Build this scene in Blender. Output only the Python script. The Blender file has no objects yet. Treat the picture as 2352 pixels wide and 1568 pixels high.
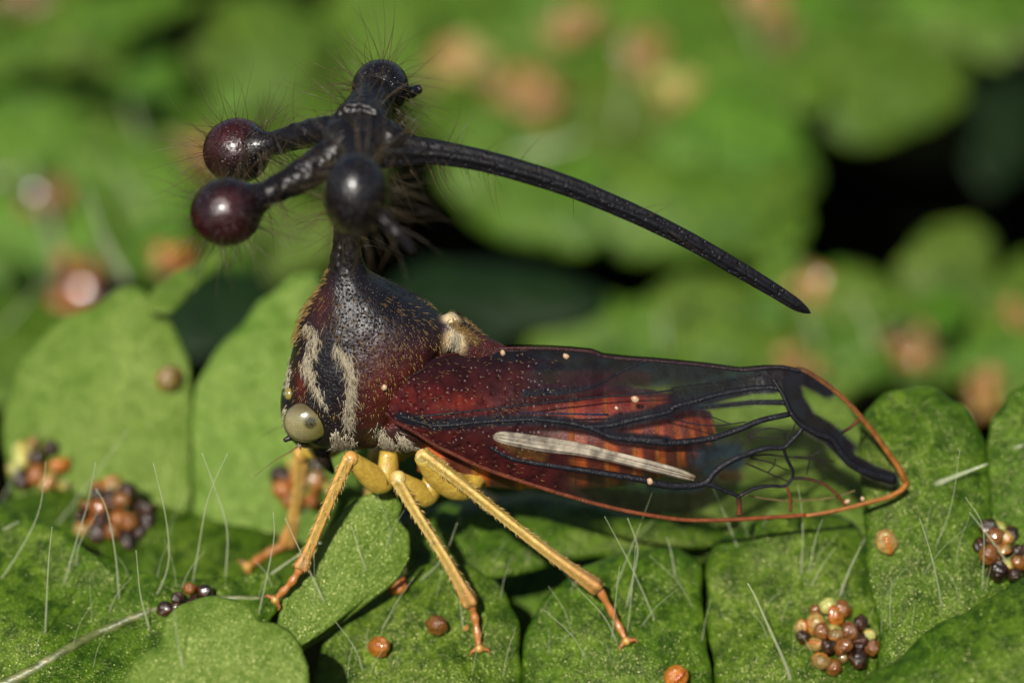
import bpy, bmesh, math, random
import numpy as np
from mathutils import Vector, Matrix, noise
from mathutils.bvhtree import BVHTree

random.seed(7); np.random.seed(7)
SC = bpy.context.scene
COL = SC.collection

# ------------------------------------------------------------------ camera, sky, sun, exposure
# 1 unit = about 1 mm.  The insect stands over the origin; the lens looks 27 degrees down on it.
PITCH = math.radians(27.0)
DIST = 33.33
CP, SP = math.cos(PITCH), math.sin(PITCH)
cam_d = bpy.data.cameras.new('camera'); cam = bpy.data.objects.new('camera', cam_d); COL.objects.link(cam)
CAM = Vector((0, -DIST * CP, DIST * SP))
cam.location = CAM
cam.rotation_euler = (math.pi / 2 - PITCH, 0, 0)
cam_d.lens = 100; cam_d.sensor_width = 36
cam_d.clip_start = 0.5; cam_d.clip_end = 2000
cam_d.dof.use_dof = True; cam_d.dof.focus_distance = DIST - 0.32
cam_d.dof.aperture_fstop = 0.1 / 1.2
cam_d.dof.aperture_blades = 0
SC.camera = cam

SUN_DIR = Vector((-0.20, -0.72, 0.66)).normalized()
world = bpy.data.worlds.new('World'); SC.world = world; world.use_nodes = True
wn = world.node_tree.nodes; wl = world.node_tree.links
sky = wn.new('ShaderNodeTexSky'); sky.sky_type = 'NISHITA'; sky.sun_disc = False
sky.sun_elevation = math.asin(SUN_DIR.z); sky.sun_rotation = math.atan2(SUN_DIR.x, SUN_DIR.y)
wl.new(sky.outputs[0], wn['Background'].inputs[0]); wn['Background'].inputs[1].default_value = 0.05
sun_d = bpy.data.lights.new('sun', 'SUN'); sun = bpy.data.objects.new('sun', sun_d); COL.objects.link(sun)
sun_d.energy = 5.0; sun_d.angle = math.radians(1.0); sun_d.color = (1, 0.95, 0.87)
sun.rotation_euler = SUN_DIR.to_track_quat('Z', 'Y').to_euler()
SC.view_settings.view_transform = 'Standard'; SC.view_settings.look = 'None'
SC.view_settings.exposure = 0.55; SC.view_settings.gamma = 1; SC.view_settings.use_curve_mapping = False
SC.render.engine = 'CYCLES'
SC.cycles.use_denoising = True
SC.cycles.max_bounces = 10; SC.cycles.transparent_max_bounces = 24
SC.cycles.sample_clamp_indirect = 6

# ------------------------------------------------------------------ picture point -> place
def ray(px, py):
    nx = (px - 1176) / 196.0; ny = (784 - py) / 196.0
    return Vector((nx, DIST * CP + ny * SP, -DIST * SP + ny * CP))
def W(px, py, y):
    r = ray(px, py); return CAM + r * ((y - CAM.y) / r.y)
def Wz(px, py, z):
    r = ray(px, py); return CAM + r * ((z - CAM.z) / r.z)
def Wp(px, py, p0, n):
    r = ray(px, py); return CAM + r * ((p0 - CAM).dot(n) / r.dot(n))
def proj(p):
    q = p - CAM
    d = q.y * CP - q.z * SP; u = q.y * SP + q.z * CP
    s = DIST / d
    return 1176 + q.x * s * 196, 784 - u * s * 196
Z0 = -3.45

# ------------------------------------------------------------------ helpers
def props(o, label=None, cat=None, group=None, kind=None):
    if label: o['label'] = label
    if cat: o['category'] = cat
    if group: o['group'] = group
    if kind: o['kind'] = kind
    return o
def thing(name, loc, label, cat, group=None):
    o = bpy.data.objects.new(name, None); COL.objects.link(o); o.location = loc
    o.empty_display_size = 0.2
    return props(o, label, cat, group)
def obj(name, me, mat=None, parent=None):
    """Mesh given in place coordinates, linked and (if asked) parented without moving."""
    o = bpy.data.objects.new(name, me); COL.objects.link(o)
    if mat is not None and not me.materials: me.materials.append(mat)
    if parent is not None:
        o.parent = parent; o.matrix_parent_inverse = worldmat(parent).inverted()
    return o
def worldmat(o):
    m = o.matrix_basis.copy()
    if o.parent is not None: m = worldmat(o.parent) @ o.matrix_parent_inverse @ m
    return m
def mesh(name, vs, fs, smooth=True):
    me = bpy.data.meshes.new(name); me.from_pydata([tuple(v) for v in vs], [], fs); me.update()
    if smooth: me.polygons.foreach_set('use_smooth', [True] * len(me.polygons))
    return me
def colour(me, name, cols):
    a = me.attributes.new(name, 'FLOAT_COLOR', 'POINT')
    a.data.foreach_set('color', np.asarray(cols, dtype=np.float32).ravel())
class MB:
    def __init__(s): s.v = []; s.f = []; s.c = []
    def add(s, vs, fs, c=None):
        o = len(s.v); s.v += list(vs); s.f += [tuple(i + o for i in f) for f in fs]
        if c is not None: s.c += c if isinstance(c, list) else [c] * len(vs)
    def tube(s, pts, rad, seg=8, mod=None, c=None, flat=1.0):
        vs, fs = tube(pts, rad, seg, mod, flat); s.add(vs, fs, c)
    def ball(s, c, r, seg=16, rings=10, rot=None, col=None):
        r = r if hasattr(r, '__len__') else (r, r, r)
        vs = []; fs = []
        vs.append(Vector((0, 0, r[2])))
        for i in range(1, rings):
            a = math.pi * i / rings
            for j in range(seg):
                b = 2 * math.pi * j / seg
                vs.append(Vector((r[0] * math.sin(a) * math.cos(b), r[1] * math.sin(a) * math.sin(b), r[2] * math.cos(a))))
        vs.append(Vector((0, 0, -r[2])))
        for j in range(seg):
            k = (j + 1) % seg
            fs.append((0, 1 + j, 1 + k))
            for i in range(rings - 2):
                a = 1 + i * seg
                fs.append((a + j, a + seg + j, a + seg + k, a + k))
            a = 1 + (rings - 2) * seg
            fs.append((a + j, len(vs) - 1, a + k))
        if rot is not None: vs = [rot @ v for v in vs]
        s.add([v + c for v in vs], fs, col)
    def mesh(s, name, smooth=True):
        me = mesh(name, s.v, s.f, smooth)
        if s.c: colour(me, 'pig', s.c)
        return me
def tube(pts, rad, seg=8, mod=None, flat=1.0):
    pts = [Vector(p) for p in pts]; n = len(pts)
    if not hasattr(rad, '__len__'): rad = [rad] * n
    vs = []; fs = []
    t = (pts[1] - pts[0]).normalized()
    nrm = t.orthogonal().normalized()
    for i in range(n):
        t = (pts[min(i + 1, n - 1)] - pts[max(i - 1, 0)]).normalized()
        nrm = (nrm - t * nrm.dot(t)).normalized(); b = t.cross(nrm)
        for j in range(seg):
            a = 2 * math.pi * j / seg
            r = rad[i] * (mod(a, i / (n - 1)) if mod else 1)
            vs.append(pts[i] + nrm * (r * math.cos(a)) + b * (r * flat * math.sin(a)))
    for i in range(n - 1):
        for j in range(seg):
            k = (j + 1) % seg
            fs.append((i * seg + j, i * seg + k, (i + 1) * seg + k, (i + 1) * seg + j))
    fs.append(tuple(range(seg - 1, -1, -1))); fs.append(tuple(range((n - 1) * seg, n * seg)))
    return vs, fs
def spline(pts, n, closed=False):
    """Catmull-Rom through points (any dimension), n samples."""
    P = np.array([list(p) for p in pts], float); m = len(P)
    out = []
    T = np.linspace(0, m if closed else m - 1, n, endpoint=not closed)
    for t in T:
        i = min(int(t), m - 1 if closed else m - 2); f = t - i
        if closed: a, b, c, d = P[(i - 1) % m], P[i % m], P[(i + 1) % m], P[(i + 2) % m]
        else:
            b, c = P[i], P[i + 1]
            a = P[i - 1] if i > 0 else 2 * b - c
            d = P[i + 2] if i + 2 < m else 2 * c - b
        out.append(0.5 * (2 * b + (c - a) * f + (2 * a - 5 * b + 4 * c - d) * f * f + (3 * b - a - 3 * c + d) * f ** 3))
    return np.array(out)
def fuse(name, mb, voxel, smooth=6, fac=0.5):
    """Fuse overlapping closed shapes into one continuous skin."""
    o = bpy.data.objects.new(name, mesh(name, mb.v, mb.f)); COL.objects.link(o)
    m = o.modifiers.new('r', 'REMESH'); m.mode = 'VOXEL'; m.voxel_size = voxel; m.use_smooth_shade = True
    if smooth: s = o.modifiers.new('s', 'SMOOTH'); s.iterations = smooth; s.factor = fac
    dg = bpy.context.evaluated_depsgraph_get(); dg.update()
    me = bpy.data.meshes.new_from_object(o.evaluated_get(dg)); me.name = name
    old = o.data; bpy.data.objects.remove(o); bpy.data.meshes.remove(old)
    me.polygons.foreach_set('use_smooth', [True] * len(me.polygons))
    return me
def bvh(me):
    return BVHTree.FromPolygons([v.co for v in me.vertices], [p.vertices for p in me.polygons])
def sstep(a, b, x):
    t = np.clip((x - a) / (b - a), 0, 1); return t * t * (3 - 2 * t)

# ------------------------------------------------------------------ materials
class NT:
    def __init__(s, name):
        s.m = bpy.data.materials.new(name); s.m.use_nodes = True; s.t = s.m.node_tree
        s.b = s.t.nodes['Principled BSDF']; s.out = s.t.nodes['Material Output']
        s.co = s.n('TexCoord').outputs['Object']
    def n(s, kind, **kw):
        nd = s.t.nodes.new('ShaderNode' + kind)
        for k, v in kw.items(): setattr(nd, k, v)
        return nd
    def put(s, sock, v):
        if hasattr(v, 'is_output'): s.t.links.new(v, sock)
        elif isinstance(v, tuple) and len(v) == 3: sock.default_value = (*v, 1) if sock.type == 'RGBA' else v
        else: sock.default_value = v
    def set(s, **kw):
        for k, v in kw.items(): s.put(s.b.inputs[k.replace('_', ' ')], v)
    def noise(s, scale, detail=4, rough=0.55, vec=None):
        nd = s.n('TexNoise'); nd.inputs['Scale'].default_value = scale; nd.inputs['Detail'].default_value = detail
        nd.inputs['Roughness'].default_value = rough; s.put(nd.inputs['Vector'], vec or s.co); return nd.outputs['Fac']
    def voro(s, scale, feature='F1', vec=None, out='Distance'):
        nd = s.n('TexVoronoi', feature=feature); nd.inputs['Scale'].default_value = scale
        s.put(nd.inputs['Vector'], vec or s.co); return nd.outputs[out]
    def ramp(s, fac, stops):
        nd = s.n('ValToRGB'); e = nd.color_ramp.elements
        while len(e) < len(stops): e.new(0.5)
        for el, (p, c) in zip(e, stops):
            el.position = p; el.color = (*c, 1) if hasattr(c, '__len__') else (c, c, c, 1)
        s.put(nd.inputs['Fac'], fac); return nd.outputs['Color']
    def mix(s, fac, a, b, mode='MIX'):
        nd = s.n('Mix', data_type='RGBA', blend_type=mode)
        s.put(nd.inputs['Factor'], fac); s.put(nd.inputs['A'], a) if False else None
        s.put(nd.inputs[6], a); s.put(nd.inputs[7], b); return nd.outputs[2]
    def math(s, op, a, b=0.0):
        nd = s.n('Math', operation=op); s.put(nd.inputs[0], a); s.put(nd.inputs[1], b); return nd.outputs[0]
    def bump(s, h, strength=0.3, dist=0.02, prev=None):
        nd = s.n('Bump'); nd.inputs['Strength'].default_value = strength; nd.inputs['Distance'].default_value = dist
        s.put(nd.inputs['Height'], h)
        if prev: s.put(nd.inputs['Normal'], prev)
        return nd.outputs[0]
    def attr(s, name): return s.n('Attribute', attribute_name=name).outputs['Color']
    def scaled(s, sx, sy, sz):
        nd = s.n('Mapping'); nd.inputs['Scale'].default_value = (sx, sy, sz); s.put(nd.inputs['Vector'], s.co); return nd.outputs[0]

def leaf_mat(name, dark, mid, light, rough=0.42, cells=True, trans=0.22):
    k = NT(name)
    big = k.noise(0.9, 3); sm = k.noise(5.0, 5, 0.65)
    c = k.mix(k.ramp(big, [(0.35, 0.0), (0.68, 1.0)]), mid, light)
    c = k.mix(k.ramp(sm, [(0.38, 1.0), (0.56, 0.0)]), c, dark)
    rnd = k.n('ObjectInfo').outputs['Random']
    hs = k.n('HueSaturation'); k.put(hs.inputs['Color'], c)
    k.put(hs.inputs['Hue'], k.math('ADD', k.math('MULTIPLY', rnd, 0.03), 0.485))
    k.put(hs.inputs['Value'], k.math('ADD', k.math('MULTIPLY', rnd, 0.35), 0.82))
    c = hs.outputs[0]
    if cells:
        cell = k.voro(30.0); mid_n = k.noise(11, 4, 0.7)
        c = k.mix(k.ramp(cell, [(0.0, 0.0), (0.6, 0.45)]), c, dark)
        c = k.mix(k.ramp(mid_n, [(0.40, 0.55), (0.57, 0.0)]), c, dark)
        # faint veins fan out from the foot of each lobe and fork once
        fan = k.n('SeparateColor'); k.put(fan.inputs[0], k.attr('fan'))
        ang = k.math('ADD', fan.outputs[0], k.math('MULTIPLY', k.noise(1.6, 3), 0.10))
        ln = lambda f, w: k.ramp(k.math('ABSOLUTE', k.math('SUBTRACT', k.math('FRACT', k.math('MULTIPLY', ang, f)), 0.5)), [(0.0, 1.0), (w, 0.0)])
        fork = k.ramp(fan.outputs[1], [(0.45, 0.0), (0.55, 1.0)])
        vein = k.mix(fork, ln(5.0, 0.045), ln(10.0, 0.06))
        c = k.mix(k.math('MULTIPLY', vein, 0.30), c, light)
        # every epidermal cell is a tiny facet of its own: they glint one by one
        fc = k.n('VectorMath', operation='SUBTRACT'); k.put(fc.inputs[0], k.voro(88.0, out='Color')); fc.inputs[1].default_value = (.5, .5, .5)
        sc = k.n('VectorMath', operation='SCALE'); k.put(sc.inputs[0], fc.outputs[0]); sc.inputs['Scale'].default_value = 0.75
        bn = k.bump(cell, 0.4, 0.02, k.bump(vein, 0.35, -0.03, k.bump(k.noise(2.6, 4), 0.3, 0.08)))
        ad = k.n('VectorMath', operation='ADD'); k.put(ad.inputs[0], sc.outputs[0]); k.put(ad.inputs[1], bn)
        no = k.n('VectorMath', operation='NORMALIZE'); k.put(no.inputs[0], ad.outputs[0])
        k.set(Normal=no.outputs[0], Roughness=k.ramp(k.noise(50, 1), [(0.4, 0.28), (0.6, 0.5)]), Specular_Tint=(1.0, 0.95, 0.45))
    else:
        k.set(Roughness=0.6, Normal=k.bump(sm, 0.3, 0.05))
    k.set(Base_Color=c, Specular_IOR_Level=0.5 if cells else 0.25)
    tr = k.n('BsdfTranslucent'); k.put(tr.inputs['Color'], k.mix(0.5, c, (0.30, 0.50, 0.03)))
    ms = k.n('MixShader'); ms.inputs[0].default_value = trans
    k.t.links.new(k.b.outputs[0], ms.inputs[1]); k.t.links.new(tr.outputs[0], ms.inputs[2])
    k.t.links.new(ms.outputs[0], k.out.inputs[0])
    return k.m
M = {}
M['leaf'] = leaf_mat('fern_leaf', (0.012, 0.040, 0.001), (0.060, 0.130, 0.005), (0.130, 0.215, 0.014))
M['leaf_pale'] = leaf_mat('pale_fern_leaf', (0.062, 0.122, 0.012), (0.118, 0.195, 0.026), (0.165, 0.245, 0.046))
M['leaf_back'] = leaf_mat('distant_fern_leaf', (0.018, 0.055, 0.002), (0.058, 0.122, 0.005), (0.120, 0.198, 0.018), cells=False, trans=0.3)
M['leaf_shaded'] = leaf_mat('shaded_fern_leaf', (0.002, 0.008, 0.0005), (0.004, 0.015, 0.001), (0.007, 0.022, 0.0015), cells=False)  # same fern leaf, colour darkened to stand in for shade in the gaps

def rib_mat():
    k = NT('fern_rib'); st = k.noise(3, 4, vec=k.scaled(1, 4, 4))
    k.set(Base_Color=k.ramp(st, [(0.3, (0.035, 0.04, 0.012)), (0.55, (0.09, 0.11, 0.03)), (0.75, (0.20, 0.17, 0.08))]), Roughness=0.4, Normal=k.bump(st, 0.5, 0.05))
    return k.m
M['rib'] = rib_mat()
def hair_mat(name, col, alpha, rough=0.3):
    k = NT(name)
    k.set(Base_Color=col, Alpha=alpha, Roughness=rough, Specular_IOR_Level=0.8, Subsurface_Weight=0.0)
    tr = k.n('BsdfTranslucent'); k.put(tr.inputs['Color'], col)
    tp = k.n('BsdfTransparent'); m1 = k.n('MixShader'); m1.inputs[0].default_value = alpha
    k.t.links.new(tp.outputs[0], m1.inputs[1]); k.t.links.new(tr.outputs[0], m1.inputs[2])
    ms = k.n('MixShader'); ms.inputs[0].default_value = 0.4
    k.t.links.new(k.b.outputs[0], ms.inputs[1]); k.t.links.new(m1.outputs[0], ms.inputs[2])
    k.t.links.new(ms.outputs[0], k.out.inputs[0]); return k.m
M['leaf_hair'] = hair_mat('leaf_hair', (0.62, 0.66, 0.42), 0.36, 0.22)
M['long_hair'] = hair_mat('helmet_hair', (0.12, 0.085, 0.04), 0.75)
M['gold_hair'] = hair_mat('gold_hair', (0.30, 0.19, 0.06), 0.95)
M['pale_hair'] = hair_mat('pale_hair', (0.50, 0.44, 0.31), 0.85, 0.5)

def capsule_mat(name, wall, ring, sss=0.35, dark=(0, 0, 0)):
    k = NT(name)
    n = k.noise(2.2, 4)
    rnd = k.n('ObjectInfo').outputs['Random']
    w = k.mix(k.ramp(n, [(0.35, 0.0), (0.7, 1.0)]), wall, tuple(x * 0.6 for x in wall))
    hs = k.n('HueSaturation'); k.put(hs.inputs['Color'], w); k.put(hs.inputs['Value'], k.math('ADD', k.math('MULTIPLY', rnd, 0.7), 0.65))
    c = k.mix(k.n('Attribute', attribute_name='pig').outputs['Fac'], hs.outputs[0], ring)
    k.set(Base_Color=c, Roughness=0.28, Subsurface_Weight=sss, Subsurface_Radius=(0.12, 0.06, 0.02), Subsurface_Scale=1.0,
          Coat_Weight=0.65, Coat_Roughness=0.1, Normal=k.bump(n, .35, .2))
    return k.m
M['cap_amber'] = capsule_mat('amber_capsule', (0.31, 0.105, 0.012), (0.28, 0.055, 0.004))
M['cap_tan'] = capsule_mat('tan_capsule', (0.26, 0.165, 0.045), (0.34, 0.10, 0.008))
M['cap_dark'] = capsule_mat('dark_capsule', (0.020, 0.008, 0.003), (0.05, 0.014, 0.004), 0.05)
M['cap_pale'] = capsule_mat('pale_capsule', (0.36, 0.36, 0.10), (0.36, 0.24, 0.03))
M['cap_brown'] = capsule_mat('brown_capsule', (0.17, 0.066, 0.011), (0.11, 0.03, 0.004))

def chitin(name, rough=0.28, punct=14.0, bump=0.5, coat=0.3, spec=0.4):
    k = NT(name); c = k.attr('pig'); n = k.noise(7, 5, 0.6)
    c = k.mix(k.ramp(n, [(0.3, 0.55), (0.7, 0.0)]), c, (0.006, 0.004, 0.005))
    v = k.ramp(k.voro(punct), [(0.05, 0.0), (0.38, 1.0)])
    n1 = k.bump(v, bump, 0.03); n2 = k.bump(n, 0.45, 0.06, n1)
    n3 = k.bump(k.noise(38, 3), 0.3, 0.015, n2)
    k.set(Base_Color=c, Roughness=k.ramp(n, [(0.3, rough * 0.75), (0.7, rough * 1.5)]), Normal=n3, Coat_Weight=coat, Coat_Roughness=0.2, Specular_IOR_Level=spec)
    return k.m
M['chitin'] = chitin('punctured_chitin', 0.3, 25.0, 0.6, 0.0, 0.3)
M['helmet'] = chitin('black_chitin', 0.26, 8.0, 0.5, 0.0, 0.32)
M['spine'] = chitin('ridged_black_chitin', 0.42, 16.0, 0.6, 0.0, 0.16)
M['bulb'] = chitin('glossy_bulb', 0.25, 24.0, 0.6, 0.3)
M['abdomen'] = chitin('abdomen_plates', 0.45, 25.0, 0.15, 0.1)
M['vein'] = chitin('wing_vein', 0.4, 26.0, 0.3, 0.0, 0.14)
def leg_mat():
    k = NT('amber_leg'); c = k.attr('pig'); n = k.noise(14, 4)
    c = k.mix(k.ramp(n, [(0.35, 0.45), (0.65, 0.0)]), c, (0.22, 0.10, 0.012))
    k.set(Base_Color=c, Roughness=0.33, Subsurface_Weight=0.35, Subsurface_Radius=(0.12, 0.07, 0.02), Subsurface_Scale=0.8, Coat_Weight=0.35, Coat_Roughness=0.2,
          Normal=k.bump(k.noise(45, 3), 0.55, 0.02, k.bump(n, 0.3, 0.03)))
    return k.m
M['leg'] = leg_mat()
def wing_mat():
    k = NT('wing_membrane'); a = k.n('Attribute', attribute_name='pig'); op = a.outputs['Alpha']
    v = k.ramp(k.voro(13.0), [(0.05, 0.0), (0.42, 1.0)])
    basal = k.attr('tough')
    nb = k.n('Bump'); k.put(nb.inputs['Strength'], k.math('MULTIPLY', basal, 0.5)); nb.inputs['Distance'].default_value = 0.035; k.put(nb.inputs['Height'], v)
    n2 = k.bump(k.noise(4.5, 4), 0.3, 0.06, nb.outputs[0]); n3 = k.bump(k.noise(40, 3), 0.15, 0.01, n2)
    c = k.mix(k.ramp(k.noise(6, 4), [(0.38, 0.65), (0.65, 0.0)]), a.outputs['Color'], (0.006, 0.003, 0.004))
    k.set(Base_Color=c, Roughness=0.3, Normal=n3, Coat_Weight=0.0, Specular_IOR_Level=0.07)
    tp = k.n('BsdfTransparent'); k.put(tp.inputs['Color'], (0.98, 0.975, 0.94))
    gl = k.n('BsdfGlossy'); gl.inputs['Roughness'].default_value = 0.3; k.put(gl.inputs['Normal'], n3)
    m0 = k.n('MixShader'); m0.inputs[0].default_value = 0.006
    k.t.links.new(tp.outputs[0], m0.inputs[1]); k.t.links.new(gl.outputs[0], m0.inputs[2])
    ms = k.n('MixShader'); k.put(ms.inputs[0], op)
    k.t.links.new(m0.outputs[0], ms.inputs[1]); k.t.links.new(k.b.outputs[0], ms.inputs[2])
    k.t.links.new(ms.outputs[0], k.out.inputs[0]); return k.m
M['wing'] = wing_mat()
def stripe_mat():
    k = NT('white_stripe'); c = k.attr('pig')
    k.set(Base_Color=c, Roughness=0.45, Normal=k.bump(k.noise(30, 2), 0.3, 0.01)); return k.m
M['stripe'] = stripe_mat()
def eye_mat():
    k = NT('compound_eye'); c = k.attr('pig'); v = k.voro(34)
    k.set(Base_Color=k.mix(k.ramp(v, [(0.2, 0.0), (0.6, 0.35)]), c, (0.10, 0.09, 0.04)), Roughness=0.24, Coat_Weight=0.9, Coat_Roughness=0.1, Normal=k.bump(v, 0.12, 0.01)); return k.m
M['eye'] = eye_mat()
def grain_mat():
    k = NT('pale_grain'); n = k.noise(20, 3)
    k.set(Base_Color=k.ramp(n, [(0.3, (0.26, 0.15, 0.08)), (0.7, (0.42, 0.29, 0.18))]), Roughness=0.4, Normal=k.bump(n, 0.4, 0.02)); return k.m
M['grain'] = grain_mat()
def soil_mat():
    k = NT('dark_humus'); n = k.noise(0.5, 6); f = k.noise(4, 5)
    k.set(Base_Color=k.mix(k.ramp(f, [(0.35, 0), (0.65, 1)]), k.ramp(n, [(0.3, (0.0012, 0.0014, 0.0008)), (0.7, (0.004, 0.0035, 0.002))]), (0.002, 0.003, 0.001)),
          Roughness=1.0, Specular_IOR_Level=0.0, Normal=k.bump(f, 0.8, 0.3)); return k.m
M['soil'] = soil_mat()

# ------------------------------------------------------------------ ground far below the fronds
def make_ground():
    n = 60; vs = []; fs = []
    for i in range(n + 1):
        for j in range(n + 1):
            x = (i / n - .5) * 2; y = (j / n - .5) * 2
            x = 700 * x * abs(x); y = 700 * y * abs(y)
            vs.append((x, y + 20, -14 + 0.8 * noise.noise((x * .15, y * .15, 3.1))))
    for i in range(n):
        for j in range(n):
            a = i * (n + 1) + j; fs.append((a, a + n + 1, a + n + 2, a + 1))
    props(obj('ground', mesh('ground', vs, fs), M['soil']), kind='structure')
make_ground()

# ------------------------------------------------------------------ fern lobes
LOBES = []      # (bvh, frond)
def lobe(frond, outline, p0, n, mat='leaf', dome=0.25, thick=0.045, curl=0.0, relief=0.075, crenate=0.016, centre=None, N=84, R=16, seed=0, name='lobe', closed=True):
    n = Vector(n).normalized(); p0 = Vector(p0)
    ring = spline(outline, N, True)
    c2 = np.array(centre) if centre else ring.mean(0)
    C0 = Wp(c2[0], c2[1], p0, n)
    edge = []
    for i, q in enumerate(ring):
        e = Wp(q[0], q[1], p0, n)
        w = 1 + crenate * (math.sin(i * 2 * math.pi * 11 / N + seed) * .7 + 1.5 * noise.noise(e * 2.6 + Vector((seed, 0, 0))) + .8 * noise.noise(e * 7 + Vector((0, seed, 0))))
        edge.append(C0 + (e - C0) * w)
    size = sum((e - C0).length for e in edge) / N
    vs = []; fs = []
    def up(p, r):
        h = .5 * dome * (1 - r * r) - .35 * curl * r ** 6
        h += relief * size * (noise.noise(p * (1.1 / max(size, .6)) * 1.4 + Vector((seed * 3.1, 1, 0))) + 0.45 * noise.noise(p * 2.3 + Vector((0, seed, 4))))
        return h
    rs = [1 - (1 - i / R) ** 1.25 for i in range(1, R + 1)]
    t2 = thick / 2
    vs.append(C0 + n * (up(C0, 0) + t2))
    for r in rs:
        for e in edge:
            p = C0 + (e - C0) * r
            th = t2 * (1 if r < 0.999 else 0.35)
            vs.append(p + n * (up(p, r) + th))
    top = len(vs)
    for r in reversed(rs):
        for e in edge:
            p = C0 + (e - C0) * r
            th = t2 * (1 if r < 0.999 else 0.35)
            vs.append(p + n * (up(p, r) - th))
    vs.append(C0 + n * (up(C0, 0) - t2))
    L = len(vs) - 1
    for j in range(N):
        k = (j + 1) % N
        fs.append((0, 1 + j, 1 + k))
        for i in range(2 * R - 1):
            a = 1 + i * N
            fs.append((a + j, a + N + j, a + N + k, a + k))
        a = 1 + (2 * R - 1) * N
        fs.append((a + j, L, a + k))
    me = mesh(name, vs, fs)
    j0 = int(np.argmax(ring[:, 1])); foot = C0 + (edge[j0] - C0) * 1.25; ax = (C0 - foot).normalized(); sx = n.cross(ax).normalized()
    far = max((e - foot).length for e in edge); cols = []
    for v in vs:
        q = v - foot; cols.append((math.atan2(q.dot(sx), q.dot(ax)) / math.pi + .5, q.length / far, 0, 1))
    colour(me, 'fan', cols)
    o = obj(name, me, M[mat], frond)
    LOBES.append((bvh(me), frond, o))
    return o
def hit(px, py, only=None):
    """First leaf surface met through a picture point: place, normal, its frond."""
    r = ray(px, py).normalized(); best = None
    for t, fr, o in LOBES:
        if only is not None and fr is not only: continue
        q, nn, _, d = t.ray_cast(CAM, r)
        if q is not None and (best is None or d < best[3]): best = (q, nn if nn.dot(r) < 0 else -nn, fr, d)
    if best is None:
        p = Wz(px, py, Z0); return p, Vector((0, 0, 1)), None, 0
    return best
def oval(cx, cy, rx, ry, rot=0, k=12, seed=0):
    out = []
    for i in range(k):
        a = 2 * math.pi * i / k
        w = 1 + 0.09 * math.sin(3 * a + seed) + 0.06 * math.sin(5 * a + seed * 2.3)
        x, y = rx * w * math.cos(a), ry * w * math.sin(a)
        c, s = math.cos(rot), math.sin(rot)
        out.append((cx + x * c - y * s, cy + x * s + y * c))
    return out
def rib(frond, pts, r0, r1, name='rachis'):
    P = spline(pts, 40); rad = np.linspace(r0, r1, 40)
    vs, fs = tube(P, list(rad), 12, lambda a, t: 1 + .08 * math.cos(5 * a + 8 * t))
    return obj(name, mesh(name, vs, fs), M['rib'], frond)

near = thing('fern_frond', (0, -1, Z0), 'green in-focus fern frond under the treehopper, its round glittering lobes along the bottom', 'fern frond', 'fern fronds')
PN = (0, -0.62, 0.78)
def at(px, py, y): return W(px, py, y)
# dark flat blade on the left, midrib showing
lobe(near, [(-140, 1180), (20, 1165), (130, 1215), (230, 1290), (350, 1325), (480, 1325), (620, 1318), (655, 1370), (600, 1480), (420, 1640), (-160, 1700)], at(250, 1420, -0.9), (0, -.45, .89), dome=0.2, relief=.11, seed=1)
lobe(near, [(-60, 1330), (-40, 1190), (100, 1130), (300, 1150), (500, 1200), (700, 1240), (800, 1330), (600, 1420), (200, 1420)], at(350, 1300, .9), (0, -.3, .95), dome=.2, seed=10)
# big lobes in the bottom row
lobe(near, [(690, 1700), (718, 1570), (735, 1490), (775, 1430), (830, 1385), (900, 1330), (965, 1298), (1040, 1290), (1110, 1310), (1160, 1362), (1188, 1430), (1196, 1510), (1196, 1600), (1200, 1760)], at(1000, 1450, -0.85), (-.05, -.62, .78), dome=0.32, curl=.1, seed=2)
lobe(near, [(1198, 1760), (1199, 1570), (1206, 1470), (1235, 1395), (1295, 1328), (1375, 1283), (1470, 1254), (1560, 1258), (1612, 1300), (1616, 1400), (1628, 1500), (1640, 1600), (1650, 1760)], at(1430, 1430, -0.75), (.02, -.62, .78), dome=0.34, curl=.12, seed=3)
lobe(near, [(1655, 1760), (1640, 1560), (1626, 1430), (1622, 1320), (1645, 1245), (1710, 1205), (1830, 1180), (1950, 1180), (1990, 1250), (2005, 1360), (2030, 1460), (2030, 1600), (2000, 1760)], at(1800, 1430, -0.7), (0, -.62, .78), dome=0.3, curl=.1, seed=4)
lobe(near, [(2030, 1700), (2020, 1460), (1994, 1330), (1985, 1180), (1975, 1050), (1985, 950), (2030, 905), (2090, 885), (2170, 900), (2230, 945), (2262, 1010), (2275, 1100), (2290, 1250), (2400, 1450), (2300, 1700)], at(2130, 1250, -0.3), (.05, -.70, .71), dome=0.3, curl=.12, seed=5, mat='leaf')
lobe(near, [(2262, 1350), (2268, 1150), (2268, 1010), (2290, 940), (2360, 880), (2480, 870), (2560, 1000), (2560, 1400), (2400, 1500)], at(2380, 1150, 0.2), (-.1, -.66, .75), dome=0.3, seed=6)
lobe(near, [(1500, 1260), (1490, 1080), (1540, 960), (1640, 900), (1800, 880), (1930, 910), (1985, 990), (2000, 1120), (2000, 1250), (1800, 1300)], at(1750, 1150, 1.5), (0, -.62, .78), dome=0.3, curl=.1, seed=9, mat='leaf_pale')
# rolled dark lobe behind the middle leg
lobe(near, [(925, 1250), (945, 1195), (1000, 1158), (1080, 1136), (1190, 1128), (1310, 1140), (1430, 1165), (1560, 1185), (1650, 1205), (1640, 1250), (1500, 1262), (1330, 1275), (1150, 1330), (1000, 1330), (935, 1300)], at(1150, 1230, 0.75), (0, -.35, .94), dome=0.28, curl=.15, seed=7)
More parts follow.
